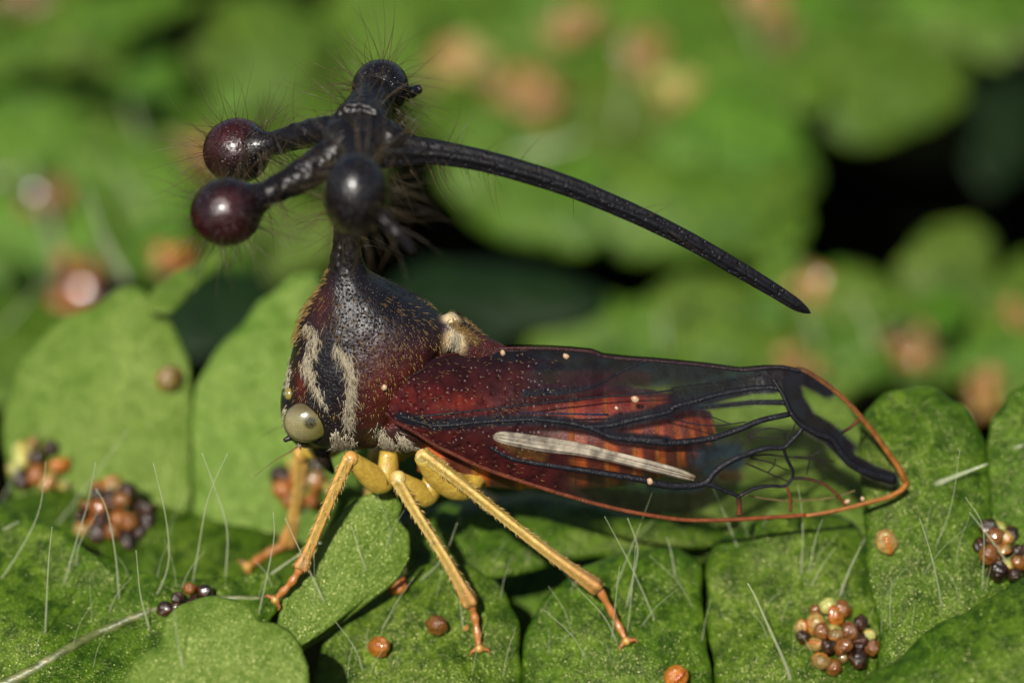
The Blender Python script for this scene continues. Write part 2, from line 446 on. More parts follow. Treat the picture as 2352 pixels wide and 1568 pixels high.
# raised lobe the front legs straddle, pale rolled rim
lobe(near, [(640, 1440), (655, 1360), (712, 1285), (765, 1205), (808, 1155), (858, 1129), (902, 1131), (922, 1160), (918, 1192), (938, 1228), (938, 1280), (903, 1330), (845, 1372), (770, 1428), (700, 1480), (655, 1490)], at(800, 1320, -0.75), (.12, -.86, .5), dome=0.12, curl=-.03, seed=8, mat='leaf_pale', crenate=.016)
rim = [W(x, y, d) for x, y, d in ((620, 1520, -1.0), (700, 1482, -.98), (770, 1432, -.92), (845, 1376, -.88), (905, 1330, -.85), (938, 1278, -.8))]
P = spline(rim, 30)
vs, fs = tube(P, [.055 * (1 - .55 * i / 29) for i in range(30)], 12)
obj('leaf_rim', mesh('leaf_rim', vs, fs), M['leaf_pale'], near)
mr = [hit(x, y, near) for x, y in ((-60, 1600), (60, 1545), (150, 1492), (230, 1450), (330, 1408), (420, 1384), (520, 1372), (600, 1372))]
rib(near, [h[0] - h[1] * .015 for h in mr], .075, .03, 'midrib')
rib(near, [W(300, 1900, -1.8), W(900, 1790, -1.7), W(1600, 1760, -1.6), W(2200, 1740, -1.6), W(2700, 1700, -1.5)], .25, .2)

front_l = thing('fern_frond', W(480, 1720, -2.2), 'small pale blurred fern lobe rising at the bottom left edge before the rest', 'fern frond', 'fern fronds')
lobe(front_l, [(270, 1640), (300, 1530), (345, 1492), (368, 1476), (380, 1420), (438, 1377), (508, 1370), (568, 1390), (600, 1424), (640, 1432), (688, 1478), (708, 1560), (715, 1660), (500, 1760)], W(490, 1500, -2.7), (-.1, -.75, .65), mat='leaf_pale', dome=0.2, curl=.05, seed=11)
front_r = thing('fern_frond', W(2200, 1700, -2.8), 'dark green blurred fern lobe slanting across the bottom right corner', 'fern frond', 'fern fronds')
lobe(front_r, [(1930, 1650), (1985, 1560), (2070, 1505), (2140, 1440), (2230, 1392), (2300, 1352), (2400, 1300), (2560, 1280), (2600, 1500), (2500, 1760), (2100, 1800)], W(2250, 1500, -2.9), (-.25, -.45, .86), mat='leaf', dome=0.25, curl=.1, seed=12)

left = thing('fern_frond', W(300, 1250, 2.4), 'pair of upright soft-focus fern lobes at left, behind the sori and the insect\'s face', 'fern frond', 'fern fronds')
lobe(left, [(5, 1030), (25, 900), (75, 795), (150, 722), (232, 690), (300, 656), (348, 690), (388, 732), (420, 792), (437, 880), (440, 1000), (440, 1150), (400, 1260), (220, 1290), (60, 1220)], W(250, 1150, 2.3), (-.12, -.72, .66), mat='leaf_pale', dome=0.3, curl=.1, seed=13)
lobe(left, [(438, 1050), (446, 920), (478, 832), (540, 760), (600, 690), (660, 645), (730, 618), (850, 640), (900, 800), (900, 1000), (860, 1150), (720, 1260), (560, 1290), (450, 1230)], W(650, 1100, 2.5), (.1, -.74, .66), mat='leaf_pale', dome=0.25, curl=.12, seed=14)
lobe(left, [(330, 700), (380, 640), (450, 600), (520, 560), (560, 575), (500, 622), (440, 672), (390, 720)], W(450, 630, 4.4), (.3, -.3, .9), mat='leaf_pale', dome=0.1, seed=15)
rib(left, [W(-100, 1330, 2.2), W(250, 1290, 2.3), W(650, 1290, 2.5), W(1000, 1300, 2.8)], .16, .12)

# ---- soft background fronds
def back_frond(label, items, ribpts=None, group='fern fronds'):
    x = sum(i[0] for i in items) / len(items); y = max(i[1] for i in items)
    fr = thing('fern_frond', Wz(x, y, Z0 - .6), label, 'fern frond', group)
    drop = 0 if 'dark shaded' in label else 3.0
    rg = random.Random(int(x * 7 + y)); extra = []
    for cx, cy, rx, ry, rot, z, nx, ny, mt in items:
        if mt == 'leaf_back' and rx > 100 and drop:
            for e in range(3):
                a = rg.uniform(0, 6.28); f = rg.uniform(.26, .48)
                extra.append((cx + rx * .75 * math.cos(a), cy + ry * .75 * math.sin(a), rx * f, min(rx, ry * 1.3) * f, rg.uniform(-.6, .6), z + rg.uniform(.1, .5), rg.uniform(-.5, .5), rg.uniform(-1.3, -.3), mt))
    extra = [e for e in extra if not (1850 < e[0] < 2450 and 230 < e[1] < 620) and not (900 < e[0] < 1250 and e[1] > 560)]
    for q, it in enumerate(items + extra):
        cx, cy, rx, ry, rot, z, nx, ny, mt = it; z -= drop
        p = Wz(cx, cy, z)
        lobe(fr, oval(cx, cy, rx, ry, rot, seed=cx), p, (nx, ny, 1), mat=mt, dome=rx / 650, relief=.06, curl=.1, thick=.1, N=40, R=8, seed=cx * .01)
    if ribpts: rib(fr, [Wz(a, b, c - drop) for a, b, c in ribpts], .16, .1)
    return fr
B, D = 'leaf_back', 'leaf_shaded'
bk = []
bk.append(back_frond('blurred fern frond in the upper left corner with a bright diagonal lobe', [
    (150, 80, 330, 62, -.36, -1.7, .1, -.6, B), (290, 220, 150, 150, .3, -3.2, 0, -.8, B), (70, 330, 150, 150, .2, -3.3, 0, -.8, B),
    (90, 560, 170, 130, 0, -3.4, 0, -.9, B), (300, 480, 170, 150, .4, -3.4, .1, -.9, B), (60, 10, 160, 70, -.3, -3.2, 0, -.6, B)],
    [(-100, 420, -3.7), (200, 390, -3.6), (480, 330, -3.7)]))
bk.append(back_frond('blurred fern frond behind the hairy helmet with large soft lobes', [
    (600, 130, 150, 160, .1, -3.0, 0, -.8, B), (860, 80, 150, 150, 0, -3.2, 0, -.7, B), (520, 420, 150, 150, .5, -3.6, 0, -.8, B),
    (640, 560, 160, 90, -.5, -3.8, 0, -.9, B), (760, 330, 130, 110, 0, -4.0, 0, -.7, B), (1010, 60, 150, 110, .3, -3.6, .1, -.7, B)],
    [(420, 280, -3.9), (700, 230, -3.8), (1050, 190, -3.8)]))
bk.append(back_frond('blurred fern frond filling the centre behind the curved spine', [
    (1480, 470, 350, 118, .12, -2.9, .05, -.9, B), (1250, 440, 200, 130, .2, -3.3, 0, -.9, B), (1690, 380, 180, 170, -.3, -3.1, .1, -.8, B), (1760, 500, 90, 110, 0, -3.2, .2, -.8, B),
    (1480, 260, 260, 100, .1, -3.5, 0, -.7, B), (1190, 240, 200, 130, 0, -3.5, 0, -.7, B), (1660, 190, 170, 130, 0, -3.4, 0, -.7, B)],
    [(1000, 330, -3.8), (1400, 340, -3.7), (1800, 300, -3.7)]))
bk.append(back_frond('blurred fern frond along the top middle edge with tan sori', [
    (1300, 60, 200, 110, 0, -3.2, 0, -.7, B), (1560, 60, 190, 110, .1, -3.2, 0, -.7, B), (1800, 40, 180, 120, 0, -3.3, 0, -.7, B), (1130, -40, 190, 90, 0, -3.2, 0, -.7, B)],
    [(1000, -20, -3.7), (1500, -10, -3.6), (1950, -20, -3.7)]))
bk.append(back_frond('blurred fern frond in the upper right corner above the black gap', [
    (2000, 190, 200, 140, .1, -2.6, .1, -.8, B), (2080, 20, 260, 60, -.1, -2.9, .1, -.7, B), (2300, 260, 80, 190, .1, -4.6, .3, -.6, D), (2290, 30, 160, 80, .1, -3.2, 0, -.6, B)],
    [(1800, 120, -3.4), (2100, 100, -3.3), (2500, 120, -3.5)]))
bk.append(back_frond('blurred fern frond at right below the black gap with a round lobe', [
    (2185, 620, 115, 118, 0, -3.0, .05, -.9, B), (1960, 700, 160, 80, .1, -3.5, 0, -.9, B), (2130, 790, 230, 110, 0, -3.6, 0, -.9, B), (2360, 720, 120, 110, 0, -3.5, -.1, -.9, B), (2340, 840, 150, 90, 0, -3.6, 0, -.9, B)],
    [(1800, 800, -3.9), (2150, 720, -3.8), (2500, 640, -3.8)]))
bk.append(back_frond('blurred fern frond just over the wing, between wing and curved spine', [
    (1370, 770, 170, 90, -.1, -3.5, 0, -.9, B), (1640, 740, 170, 100, -.1, -3.4, 0, -.9, B), (1840, 690, 120, 80, .3, -3.6, 0, -.9, B), (1780, 850, 220, 110, 0, -3.8, 0, -.8, B), (1450, 900, 260, 110, 0, -3.9, 0, -.8, B)],
    [(1150, 850, -4.0), (1550, 820, -3.9), (1950, 790, -3.9)]))
bk.append(back_frond('dark shaded fern frond low under the insect between the in-focus lobes', [
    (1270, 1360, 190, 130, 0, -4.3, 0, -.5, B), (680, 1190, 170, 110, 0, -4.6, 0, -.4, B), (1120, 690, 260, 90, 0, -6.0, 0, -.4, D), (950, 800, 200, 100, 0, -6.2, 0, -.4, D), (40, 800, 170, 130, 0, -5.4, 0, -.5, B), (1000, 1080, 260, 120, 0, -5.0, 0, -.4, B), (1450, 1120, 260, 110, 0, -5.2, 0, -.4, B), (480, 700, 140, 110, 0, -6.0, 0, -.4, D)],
    [(500, 1250, -5.3), (900, 1200, -5.2), (1500, 1250, -5.4)]))

# ------------------------------------------------------------------ spore capsules and sori
def capsule_mesh(name, mat, ax=(1, .92, .84), var=0):
    seg, rings = 36, 22
    vs = []; cs = []; fs = []
    for i in range(rings + 1):
        a = math.pi * i / rings
        for j in range(seg):
            b = 2 * math.pi * j / seg
            d = Vector((math.sin(a) * math.cos(b), math.sin(a) * math.sin(b), math.cos(a)))
            th = math.atan2(d.z, d.x)
            on = math.exp(-(d.y / .2) ** 2) * (1 if -2.0 < th < 2.6 else 0)
            r = 1 + .13 * on * (1 + .45 * math.cos(20 * th)) - (.42 if var == 1 else .2 if var == 2 else 0) * math.exp(-((d - Vector((.2, .75, .63))).length / .55) ** 2) + .12 * noise.noise(d * 1.9 + Vector((len(name) + 5 * var, len(mat), 0)))
            vs.append(Vector((d.x * ax[0], d.y * ax[1], d.z * ax[2])) * r); cs.append((on, on, on, 1))
    for i in range(rings):
        for j in range(seg):
            k = (j + 1) % seg
            fs.append((i * seg + j, (i + 1) * seg + j, (i + 1) * seg + k, i * seg + k))
    me = mesh(name, vs, fs); colour(me, 'pig', cs); me.materials.append(M[mat]); return me
CAPS = {k: [capsule_mesh('sporangium', 'cap_' + k, ax, v) for v, ax in enumerate(((1, .92, .84), (1.05, .8, .7), (.9, 1.0, .8)))] for k in ('amber', 'tan', 'dark', 'pale', 'brown')}
def sorus(px, py, rpx, count, mixk, size=.125, frond=None, flat=.42):
    q, nn, fr, d = hit(px, py, frond)
    fr = frond or fr or near
    r = rpx / 196.0 * (d / DIST if d else 1)
    size *= d / DIST if d else 1
    nn = (nn + Vector((0, -.3, .5))).normalized()
    s = bpy.data.objects.new('sorus', None); COL.objects.link(s); s.location = q; s.empty_display_size = .1
    s.parent = fr; s.matrix_parent_inverse = worldmat(fr).inverted()
    t1 = nn.orthogonal().normalized(); t2 = nn.cross(t1)
    spots = []; tries = 0
    while len(spots) < count and tries < 6000:
        tries += 1
        a = random.uniform(0, 2 * math.pi); rr = math.sqrt(random.random()) * r
        if rr > r * (.82 + .35 * noise.noise((math.cos(a) * 1.5, math.sin(a) * 1.5, px * .1))): continue
        lay = math.sqrt(max(0, 1 - (rr / r) ** 2)) * r * flat
        h = random.uniform(0.15, 1.0) * lay
        p = t1 * (rr * math.cos(a)) + t2 * (rr * math.sin(a)) + nn * (h + size * .3)
        if all((p - o).length > size * 1.22 for o in spots): spots.append(p)
    for p in spots:
        k = random.choice(mixk)
        o = bpy.data.objects.new('sporangium', random.choice(CAPS[k])); COL.objects.link(o)
        sc = size * random.uniform(.6, 1.05)
        o.parent = s; o.location = p; o.scale = (sc,) * 3
        o.rotation_euler = (random.uniform(0, 6.3), random.uniform(0, 6.3), random.uniform(0, 6.3))
    return s
MIX = ['brown', 'tan', 'dark', 'dark', 'dark', 'pale', 'tan', 'pale', 'amber', 'brown']
sorus(1920, 1468, 92, 34, MIX, .125)
sorus(2295, 1285, 88, 30, ['dark', 'dark', 'tan', 'brown', 'tan', 'pale', 'dark', 'brown'], .13)
sorus(268, 1190, 96, 30, ['amber', 'brown', 'dark', 'dark', 'tan', 'dark', 'amber', 'brown'], .14)
sorus(100, 1075, 75, 20, ['amber', 'pale', 'pale', 'amber', 'dark', 'tan'], .15)
sorus(430, 1400, 62, 12, ['amber', 'dark', 'dark', 'brown'], .12, frond=near)
sorus(700, 1120, 70, 12, ['amber', 'tan', 'pale', 'dark'], .15)
sorus(1190, 1108, 40, 4, ['pale'], .15)
sorus(190, 640, 82, 16, ['amber', 'amber', 'tan', 'dark', 'dark'], .2)
sorus(385, 612, 42, 5, ['amber', 'amber', 'tan'], .17)
BGM = ['tan', 'brown', 'tan', 'tan']
for x, y, r, c, mk in ((110, 470, 72, 12, ['brown', 'tan', 'dark', 'tan']), (440, 370, 70, 9, BGM), (1060, 160, 85, 12, ['tan', 'tan', 'pale']), (1215, 235, 90, 14, ['tan', 'brown', 'brown', 'tan', 'tan']),
                       (1310, 75, 75, 10, ['tan', 'brown', 'tan']), (1500, 145, 85, 14, ['tan', 'tan', 'tan', 'brown']), (1550, 220, 60, 9, ['tan', 'tan', 'pale']), (1745, 20, 70, 10, ['tan', 'brown', 'tan']), (1785, 105, 70, 12, ['tan', 'brown', 'tan']),
                       (2110, 805, 62, 12, ['tan', 'tan', 'tan', 'brown']), (2280, 905, 62, 10, ['tan', 'tan', 'brown']), (1850, 665, 50, 6, ['tan', 'tan', 'brown']), (2330, 740, 50, 7, ['tan', 'tan']), (2050, 770, 40, 6, ['brown', 'dark', 'tan']),
                       (1830, 845, 50, 6, ['tan', 'tan', 'brown']), (60, 20, 75, 9, ['tan', 'tan', 'brown'])):
    sorus(x, y, r, c + 10, mk, .125)

def loose(px, py, rpx, kind, label, squash=(1, .9, .85)):
    q, nn, fr, d = hit(px, py)
    r = rpx / 196.0 * d / DIST
    o = bpy.data.objects.new('spore_capsule', capsule_mesh('spore_capsule', 'cap_' + kind, squash)); COL.objects.link(o)
    o.location = q + nn * r * .7; o.scale = (r,) * 3
    o.rotation_euler = (random.uniform(0, 3), random.uniform(0, 3), random.uniform(0, 3))
    props(o, label, 'spore capsule', 'loose spore capsules on the lobes'); return o
loose(388, 872, 31, 'tan', 'round orange spore capsule alone on the upright left lobe')
loose(1003, 1442, 27, 'brown', 'brown ribbed spore capsule on the lobe beside the middle foot', (1.05, .8, .9))
loose(915, 1353, 27, 'amber', 'translucent amber ring-shaped spore capsule below the raised lobe\'s rim', (1.15, .8, .8))
loose(872, 1492, 27, 'amber', 'orange and whitish oval spore capsule at bottom centre, left of the brown one', (1.2, .75, .8))
loose(2037, 1249, 27, 'tan', 'tan spore capsule below the wing tip beside the leaf crack', (1.05, .95, .8))
loose(1548, 1560, 30, 'amber', 'orange spore capsule cut by the bottom edge of the frame')
loose(1071, 1444, 8, 'tan', 'tiny tan spore capsule touching the middle leg\'s foot')

# ------------------------------------------------------------------ leaf hairs
def leaf_hair(pts, r=.017, dy=0.0):
    q, nn, fr, d = hit(*pts[0])
    y0 = q.y; n = len(pts); r *= max(1, d / DIST)
    P = [q - nn * .03] + [W(x, y, y0 + dy * (i + 1)) for i, (x, y) in enumerate(pts[1:])]
    s = spline(P, 14)
    vs, fs = tube(s, [.78 * r * (1.15 - .75 * i / 13) * (1.18 if i % 4 == 2 else 1) for i in range(14)], 7, flat=.6)
    obj('leaf_hair', mesh('leaf_hair', vs, fs), M['leaf_hair'], fr or near)
A4 = lambda L: [(x * .4142, 919 + y * .4142) for x, y in L]
A6 = lambda L: [(1531 + x * .3653, 995 + y * .3653) for x, y in L]
A5 = lambda L: [(689 + x * .3653, 995 + y * .3653) for x, y in L]
for L in ([(0, 560), (120, 350), (240, 150)], [(0, 990), (130, 800), (220, 600), (255, 340)], [(350, 1030), (430, 760), (490, 560), (530, 345)],
          [(660, 1120), (640, 850), (590, 600), (530, 490)], [(870, 1080), (935, 900), (920, 650), (850, 345)], [(1070, 1010), (1100, 830), (1140, 600), (1190, 450), (1265, 290)],
          [(1250, 980), (1260, 720), (1190, 480), (1120, 290)], [(1430, 1190), (1480, 980), (1520, 760), (1515, 620)], [(1480, 970), (1620, 880), (1770, 790), (1890, 850)],
          [(1810, 1140), (1700, 910), (1580, 650)], [(310, 690), (480, 480), (715, 155)], [(1020, 1500), (990, 1350), (965, 1140)], [(830, 1280), (780, 1080), (755, 830)],
          [(250, 1300), (270, 900), (290, 700)], [(0, 720), (50, 700), (110, 670)], [(420, 930), (440, 800), (540, 620)]):
    leaf_hair(A4(L))
for L, r in (([(790, 1568), (740, 1430), (640, 1210), (560, 1030), (510, 940)], .03), ([(450, 720), (370, 520), (290, 340)], .016), ([(1090, 1030), (1140, 880), (1220, 710)], .034), ([(1220, 710), (1290, 590), (1410, 310)], .016),
             ([(850, 900), (855, 550), (825, 320)], .015), ([(890, 890), (940, 650), (1000, 490)], .014), ([(900, 970), (980, 830), (1065, 710)], .014), ([(1740, 1110), (1690, 870), (1640, 680), (1590, 530)], .016),
             ([(2200, 900), (2050, 680), (1905, 495)], .02), ([(1680, 320), (1850, 255), (2020, 190)], .04), ([(2170, 100), (2210, 85), (2260, 70)], .04), ([(1690, 730), (1790, 450), (1845, 100)], .012), ([(1990, 1000), (1990, 600), (1880, 400)], .013), ([(60, 900), (30, 750), (0, 650)], .018)):
    leaf_hair(A6(L), r)
for L, r in (([(2240, 1170), (2080, 830), (1915, 520)], .013), ([(2050, 1100), (2110, 830), (2120, 700), (2060, 530)], .02), ([(1980, 980), (2110, 650), (2215, 370)], .013), ([(740, 930), (900, 780), (990, 560)], .016), ([(430, 880), (380, 760), (325, 580)], .017),
             ([(2100, 680), (2170, 600), (2230, 545)], .012), ([(1630, 1310), (1680, 1270), (1745, 1245)], .012), ([(510, 1230), (620, 1040), (720, 900)], .012), ([(1030, 1250), (1010, 1080), (1000, 950)], .014), ([(1960, 1300), (1990, 1000), (2010, 830)], .012), ([(2060, 1250), (2090, 950), (2110, 700)], .012)):
    leaf_hair(A5(L), r)
for L, r in (([(0, 760), (45, 710), (95, 655)], .03), ([(140, 610), (110, 510), (60, 370)], .075), ([(292, 640), (240, 550), (200, 440)], .075), ([(340, 500), (290, 420), (250, 370)], .04), ([(1530, 810), (1524, 770), (1518, 720)], .07),
             ([(1880, 800), (1862, 750), (1848, 700)], .05), ([(1180, 350), (1270, 340), (1340, 318)], .06), ([(1420, 300), (1435, 200), (1445, 80)], .05), ([(2010, 800), (1990, 740), (1965, 690)], .05), ([(330, 330), (310, 280), (290, 230)], .05), ([(700, 1190), (722, 1120), (738, 1060)], .02), ([(1760, 120), (1730, 60), (1700, 0)], .05)):
    leaf_hair(L, r)
# fine short hairs scattered over the in-focus lobes
for i in range(80):
    x = random.uniform(20, 2330); y = random.uniform(1200, 1560)
    q, nn, fr, d = hit(x, y)
    if fr is not near: continue
    L = random.uniform(40, 130); a = random.gauss(0, .35)
    leaf_hair([(x, y), (x + L * .5 * math.sin(a), y - L * .5), (x + L * math.sin(a * 1.5), y - L)], random.uniform(.006, .011))
# ------------------------------------------------------------------ treehopper
bug = thing('treehopper', (0, 0, Z0 + .2), 'black and red treehopper with hairy globe-bearing helmet and glassy veined wing on the fern', 'insect')

# --- body: head, pronotum dome and thorax as one continuous skin
SEC = [(556, 769, 826, .14), (600, 757, 835, .19), (630, 750, 850, .26), (650, 741, 880, .34), (668, 731, 912, .42), (692, 715, 955, .52), (725, 694, 1003, .62), (760, 681, 1022, .70), (800, 672, 1008, .77), (840, 663, 985, .80),
       (880, 655, 955, .80), (920, 652, 930, .76), (955, 658, 915, .66), (985, 672, 915, .5), (1005, 700, 900, .3)]
SS = spline(SEC, 60)
vs = []; fs = []; SG = 48
for y, xl, xr, hy in SS:
    a = W(xl, y, 0); b = W(xr, y, 0); c = (a + b) / 2; rx = (b.x - a.x) / 2
    for j in range(SG):
        t = 2 * math.pi * j / SG; ct, st = math.cos(t), math.sin(t)
        e = 0.9
        vs.append(Vector((c.x + rx * math.copysign(abs(ct) ** e, ct), hy * math.copysign(abs(st) ** e, st), c.z)))
for i in range(len(SS) - 1):
    for j in range(SG):
        k = (j + 1) % SG; fs.append((i * SG + j, (i + 1) * SG + j, (i + 1) * SG + k, i * SG + k))
fs.append(tuple(range(SG))); fs.append(tuple(range(len(vs) - 1, len(vs) - SG - 1, -1)))
mb = MB(); mb.add(vs, fs)
mb.ball(W(708, 928, 0), (.33, .60, .50), 32, 20)                       # head
for s in (-1, 1): mb.ball(W(736, 905, 0) + Vector((0, s * .45, -.12)), (.24, .24, .3), 20, 14)
mb.ball(W(930, 945, 0), (.72, .60, .42), 32, 20)                       # thorax
mb.ball(W(1020, 960, 0), (.5, .5, .36), 24, 16)
mb.ball(W(740, 985, 0), (.22, .22, .3), 20, 14)                        # lower face
mb.tube([W(960, 790, 0), W(1010, 775, 0), W(1042, 762, 0), W(1085, 800, 0), W(1180, 828, 0), W(1300, 842, 0)], [.3, .29, .2, .2, .13, .04], 16)   # scutellum
mb.ball(W(1037, 742, 0), (.11, .16, .13), 16, 12)
me_body = fuse('body', mb, .028, 5)
def near_px(co): return proj(Vector((co.x, -abs(co.y), co.z)))
def paint_body(me):
    cols = []
    for v in me.vertices:
        x, y = near_px(v.co)
        blk = np.array((.008, .007, .009)); red = np.array((.085, .014, .008)); mar = np.array((.045, .010, .008))
        f = float(sstep(715, 930, y)) * float(sstep(755, 900, x))
        c = blk + (red - blk) * f * .95
        g = math.exp(-(((x - 735) / 30) ** 2 + ((y - 700) / 60) ** 2)); c = c + (mar - c) * g * .9
        g = math.exp(-(((x - 690) / 14) ** 2 + ((y - 880) / 40) ** 2)); c = c + (red - c) * g * .9
        g = math.exp(-(((x - 756) / 36) ** 2 + ((y - 868) / 74) ** 2) ** 3); c = c + (blk * .8 - c) * g
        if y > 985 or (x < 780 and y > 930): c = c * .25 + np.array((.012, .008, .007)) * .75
        g = math.exp(-(((x - 1044) / 26) ** 2 + ((y - 788) / 34) ** 2) ** 2); c = c + (np.array((.62, .46, .25)) - c) * g * .95
        g = math.exp(-(((x - 1038) / 24) ** 2 + ((y - 730) / 14) ** 2) ** 2); c = c + (np.array((.62, .48, .28)) - c) * g * .95
        if x > 1085: c = np.array((.05, .012, .008))
        cols.append((*c, 1))
    colour(me, 'pig', cols)
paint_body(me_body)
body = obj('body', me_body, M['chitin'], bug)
BB = bvh(me_body)
def on_body(px, py):
    r = ray(px, py).normalized(); q, nn, _, d = BB.ray_cast(CAM, r)
    return (q, nn) if q is not None else (None, None)

# --- eyes, ocelli, antenna, beak
def eye_mesh(c):
    mb = MB(); mb.ball(Vector((0, 0, 0)), (.285, .2, .25), 90, 70, Matrix.Rotation(-.18, 3, 'Y'))
    cols = []
    for v in mb.v:
        x, y = proj(c + v)
        u = (x - 705) / 55.0; w = (y - 968) / 48.0
        base = np.array((.46, .42, .29)) + (np.array((.20, .18, .03)) - np.array((.46, .42, .29))) * max(0, min(1, .45 + u * .8))
        base = base + (np.array((.13, .09, .055)) - base) * math.exp(-((u / .85) ** 2 + ((w + .72) / .40) ** 2)) * .9
        base = base * (1 + .22 * math.sin(w * 50) * math.exp(-((u - .1) / .5) ** 2 - ((w - .15) / .45) ** 2))
        base = base + (np.array((.012, .010, .006)) - base) * math.exp(-(((u - .14) / .27) ** 2 + ((w - .06) / .29) ** 2) ** 3) * .97
        base = base * (1 - .75 * float(sstep(.86, 1.02, math.hypot(u, w))))
        cols.append((*(base * np.array((.46, .44, .31))), 1))
    me = mesh('eye', mb.v, mb.f); colour(me, 'pig', cols); return me
EC = W(706, 968, -.60)
me = eye_mesh(EC)
for s in (1, -1):
    o = obj('eye', me, M['eye'], bug); o.location = (EC.x, EC.y * s, EC.z); o.scale = (1, s, 1)
q, nn = on_body(664, 904)
if q is None: q = W(668, 904, -.3); nn = Vector((-.5, -.8, .2))
for s in (1, -1):
    mbo = MB(); mbo.ball(Vector((0, 0, 0)), (.075, .075, .06), 18, 12, col=(.22, .17, .03, 1)); 
    oc = obj('ocellus', mbo.mesh('ocellus'), M['eye'], bug)
    n2 = Vector((nn.x, nn.y * s, nn.z)); oc.location = (q.x, q.y * s, q.z); oc.rotation_euler = n2.to_track_quat('Z', 'Y').to_euler()
    mbi = MB(); mbi.ball(Vector((0, 0, .035)), (.042, .042, .04), 16, 10, col=(.10, .11, .08, 1))
    oi = bpy.data.objects.new('lens', mbi.mesh('lens')); COL.objects.link(oi); oi.data.materials.append(M['eye']); oi.parent = oc
for s in (-1, 1):
    f = lambda x, y, d: Vector((W(x, y, -d).x, d * s, W(x, y, -d).z))
    mb = MB(); mb.tube(spline([f(690, 1000, .42), f(668, 1004, .5), f(652, 1012, .54)], 10), [.05, .05, .048, .045, .04, .04, .035, .03, .03, .02], 10, c=(.012, .01, .01, 1))
    obj('antenna', mb.mesh('antenna'), M['helmet'], bug)
    mb = MB(); mb.tube(spline([f(690, 1020, .3), f(668, 1036, .36), f(630, 1058, .42), f(584, 1093, .48)], 14), [.012 - .0007 * i for i in range(14)], 6, c=(.12, .08, .03, 1))
    obj('arista', mb.mesh('arista'), M['vein'], bug)
mb = MB(); mb.tube([W(735, 1010, 0), W(742, 1050, 0), W(765, 1085, .1)], [.14, .09, .03], 12, c=(.03, .02, .015, 1)); obj('beak', mb.mesh('beak'), M['helmet'], bug)

# --- helmet: stalk, hub and branches as one skin; bulbs and long spine on it
HUB = W(822, 318, 0)
BUL = [dict(c=W(546, 347, .78), rx=.385, path=[W(546, 347, .78), W(640, 327, .55), W(720, 305, .32), HUB + Vector((-.15, .12, .02))], red=1.0),
       dict(c=W(523, 487, -.80), rx=.385, path=[W(523, 487, -.80), W(625, 440, -.6), W(700, 400, -.4), HUB + Vector((-.15, -.12, -.05))], red=.8),
       dict(c=W(874, 203, 1.40), rx=.335, path=[W(874, 203, 1.40), W(850, 245, .9), W(838, 275, .5), HUB + Vector((0, .1, .05))], red=.0),
       dict(c=W(819, 447, -1.42), rx=.385, path=[W(819, 447, -1.42), W(822, 402, -.85), W(824, 360, -.4), HUB + Vector((0, -.1, -.05))], red=.0)]
mb = MB()
mb.ball(HUB, (.42, .36, .27), 28, 18)
mb.ball(HUB + Vector((.30, 0, .0)), (.25, .24, .22), 20, 14)
mb.ball(HUB + Vector((-.1, 0, .16)), (.16, .16, .12), 16, 10)
mb.tube(spline([HUB, W(812, 400, 0), W(800, 480, 0), W(796, 540, 0), W(796, 585, 0), W(798, 630, 0)], 24), [.30, .27, .25, .23, .21, .2, .19, .18, .17, .165, .16, .155, .15, .15, .15, .155, .16, .17, .18, .19, .2, .21, .22, .22], 18)
for b, (r0, r1) in zip(BUL, ((.10, .20), (.115, .22), (.22, .34), (.16, .26))):
    mb.tube(spline(b['path'], 20), list(np.linspace(r0, r1, 20)), 16)
mb.tube(spline([HUB + Vector((.2, 0, .02)), W(900, 345, 0), W(960, 350, 0)], 12), list(np.linspace(.24, .13, 12)), 16)
# short blunt side spikes behind the lateral bulbs
mb.tube([BUL[3]['c'] + Vector((.1, .1, -.05)), W(870, 495, -1.6), W(915, 540, -1.7), W(952, 582, -1.75)], [.14, .105, .075, .03], 14)
mb.tube([BUL[2]['c'] + Vector((-.05, -.1, -.1)), W(925, 222, 1.45), W(958, 205, 1.55), W(968, 201, 1.58)], [.12, .085, .07, .04], 14)
me_h = fuse('helmet', mb, .024, 4)
co = [(v.co.copy(), v.normal.copy()) for v in me_h.vertices]
me_h.vertices.foreach_set('co', [x for p, nn in co for x in p + nn * (.022 * noise.noise(p * 5.5) + .014 * noise.noise(p * 14))]); me_h.update()
colour(me_h, 'pig', [(.005, .0045, .005, 1)] * len(me_h.vertices))
helmet = obj('helmet', me_h, M['helmet'], bug)
for b in BUL:
    ax = (b['path'][1] - b['path'][0]).normalized(); R = b['rx']; pts = []; rad = []
    for i in range(40):
        t = -1 + 2.75 * (i / 39.0)
        if i == 0: t = -.9995
        rs = math.sqrt(max(1e-4, 1 - t * t)) if t < .78 else 0
        nk = .30 + .33 * math.exp(-(max(0, t - .78)) * 3.2)
        pts.append(b['c'] + ax * (t * R * (1.08 if t < 0 else 1))); rad.append(R * (rs if t < .78 else nk))
    vs, fs = tube(pts, rad, 36)
    if b['c'].y < -1.2: vs = [b['c'] + Vector(((v - b['c']).x * .92, (v - b['c']).y, (v - b['c']).z * 1.2)) for v in vs]
    cols = []
    for v in vs:
        d = (v - b['c']).normalized()
        f = b['red'] * max(0, min(1, 1.1 - .9 * max(0, ax.dot(d)) ** 2)) * (1 if (v - b['c']).dot(ax) < R * .8 else 0)
        cols.append((.004 + .018 * f * max(0, 1 + 1.6 * noise.noise(v * 3.2)), .003, .0035, 1))
    me = mesh('bulb', vs, fs); colour(me, 'pig', cols)
    obj('bulb', me, M['bulb'], helmet)
sp = spline([(868, 338), (930, 345), (1000, 350), (1100, 367), (1200, 394), (1300, 426), (1400, 466), (1500, 511), (1600, 562), (1700, 620), (1780, 668), (1830, 700), (1862, 719)], 90)
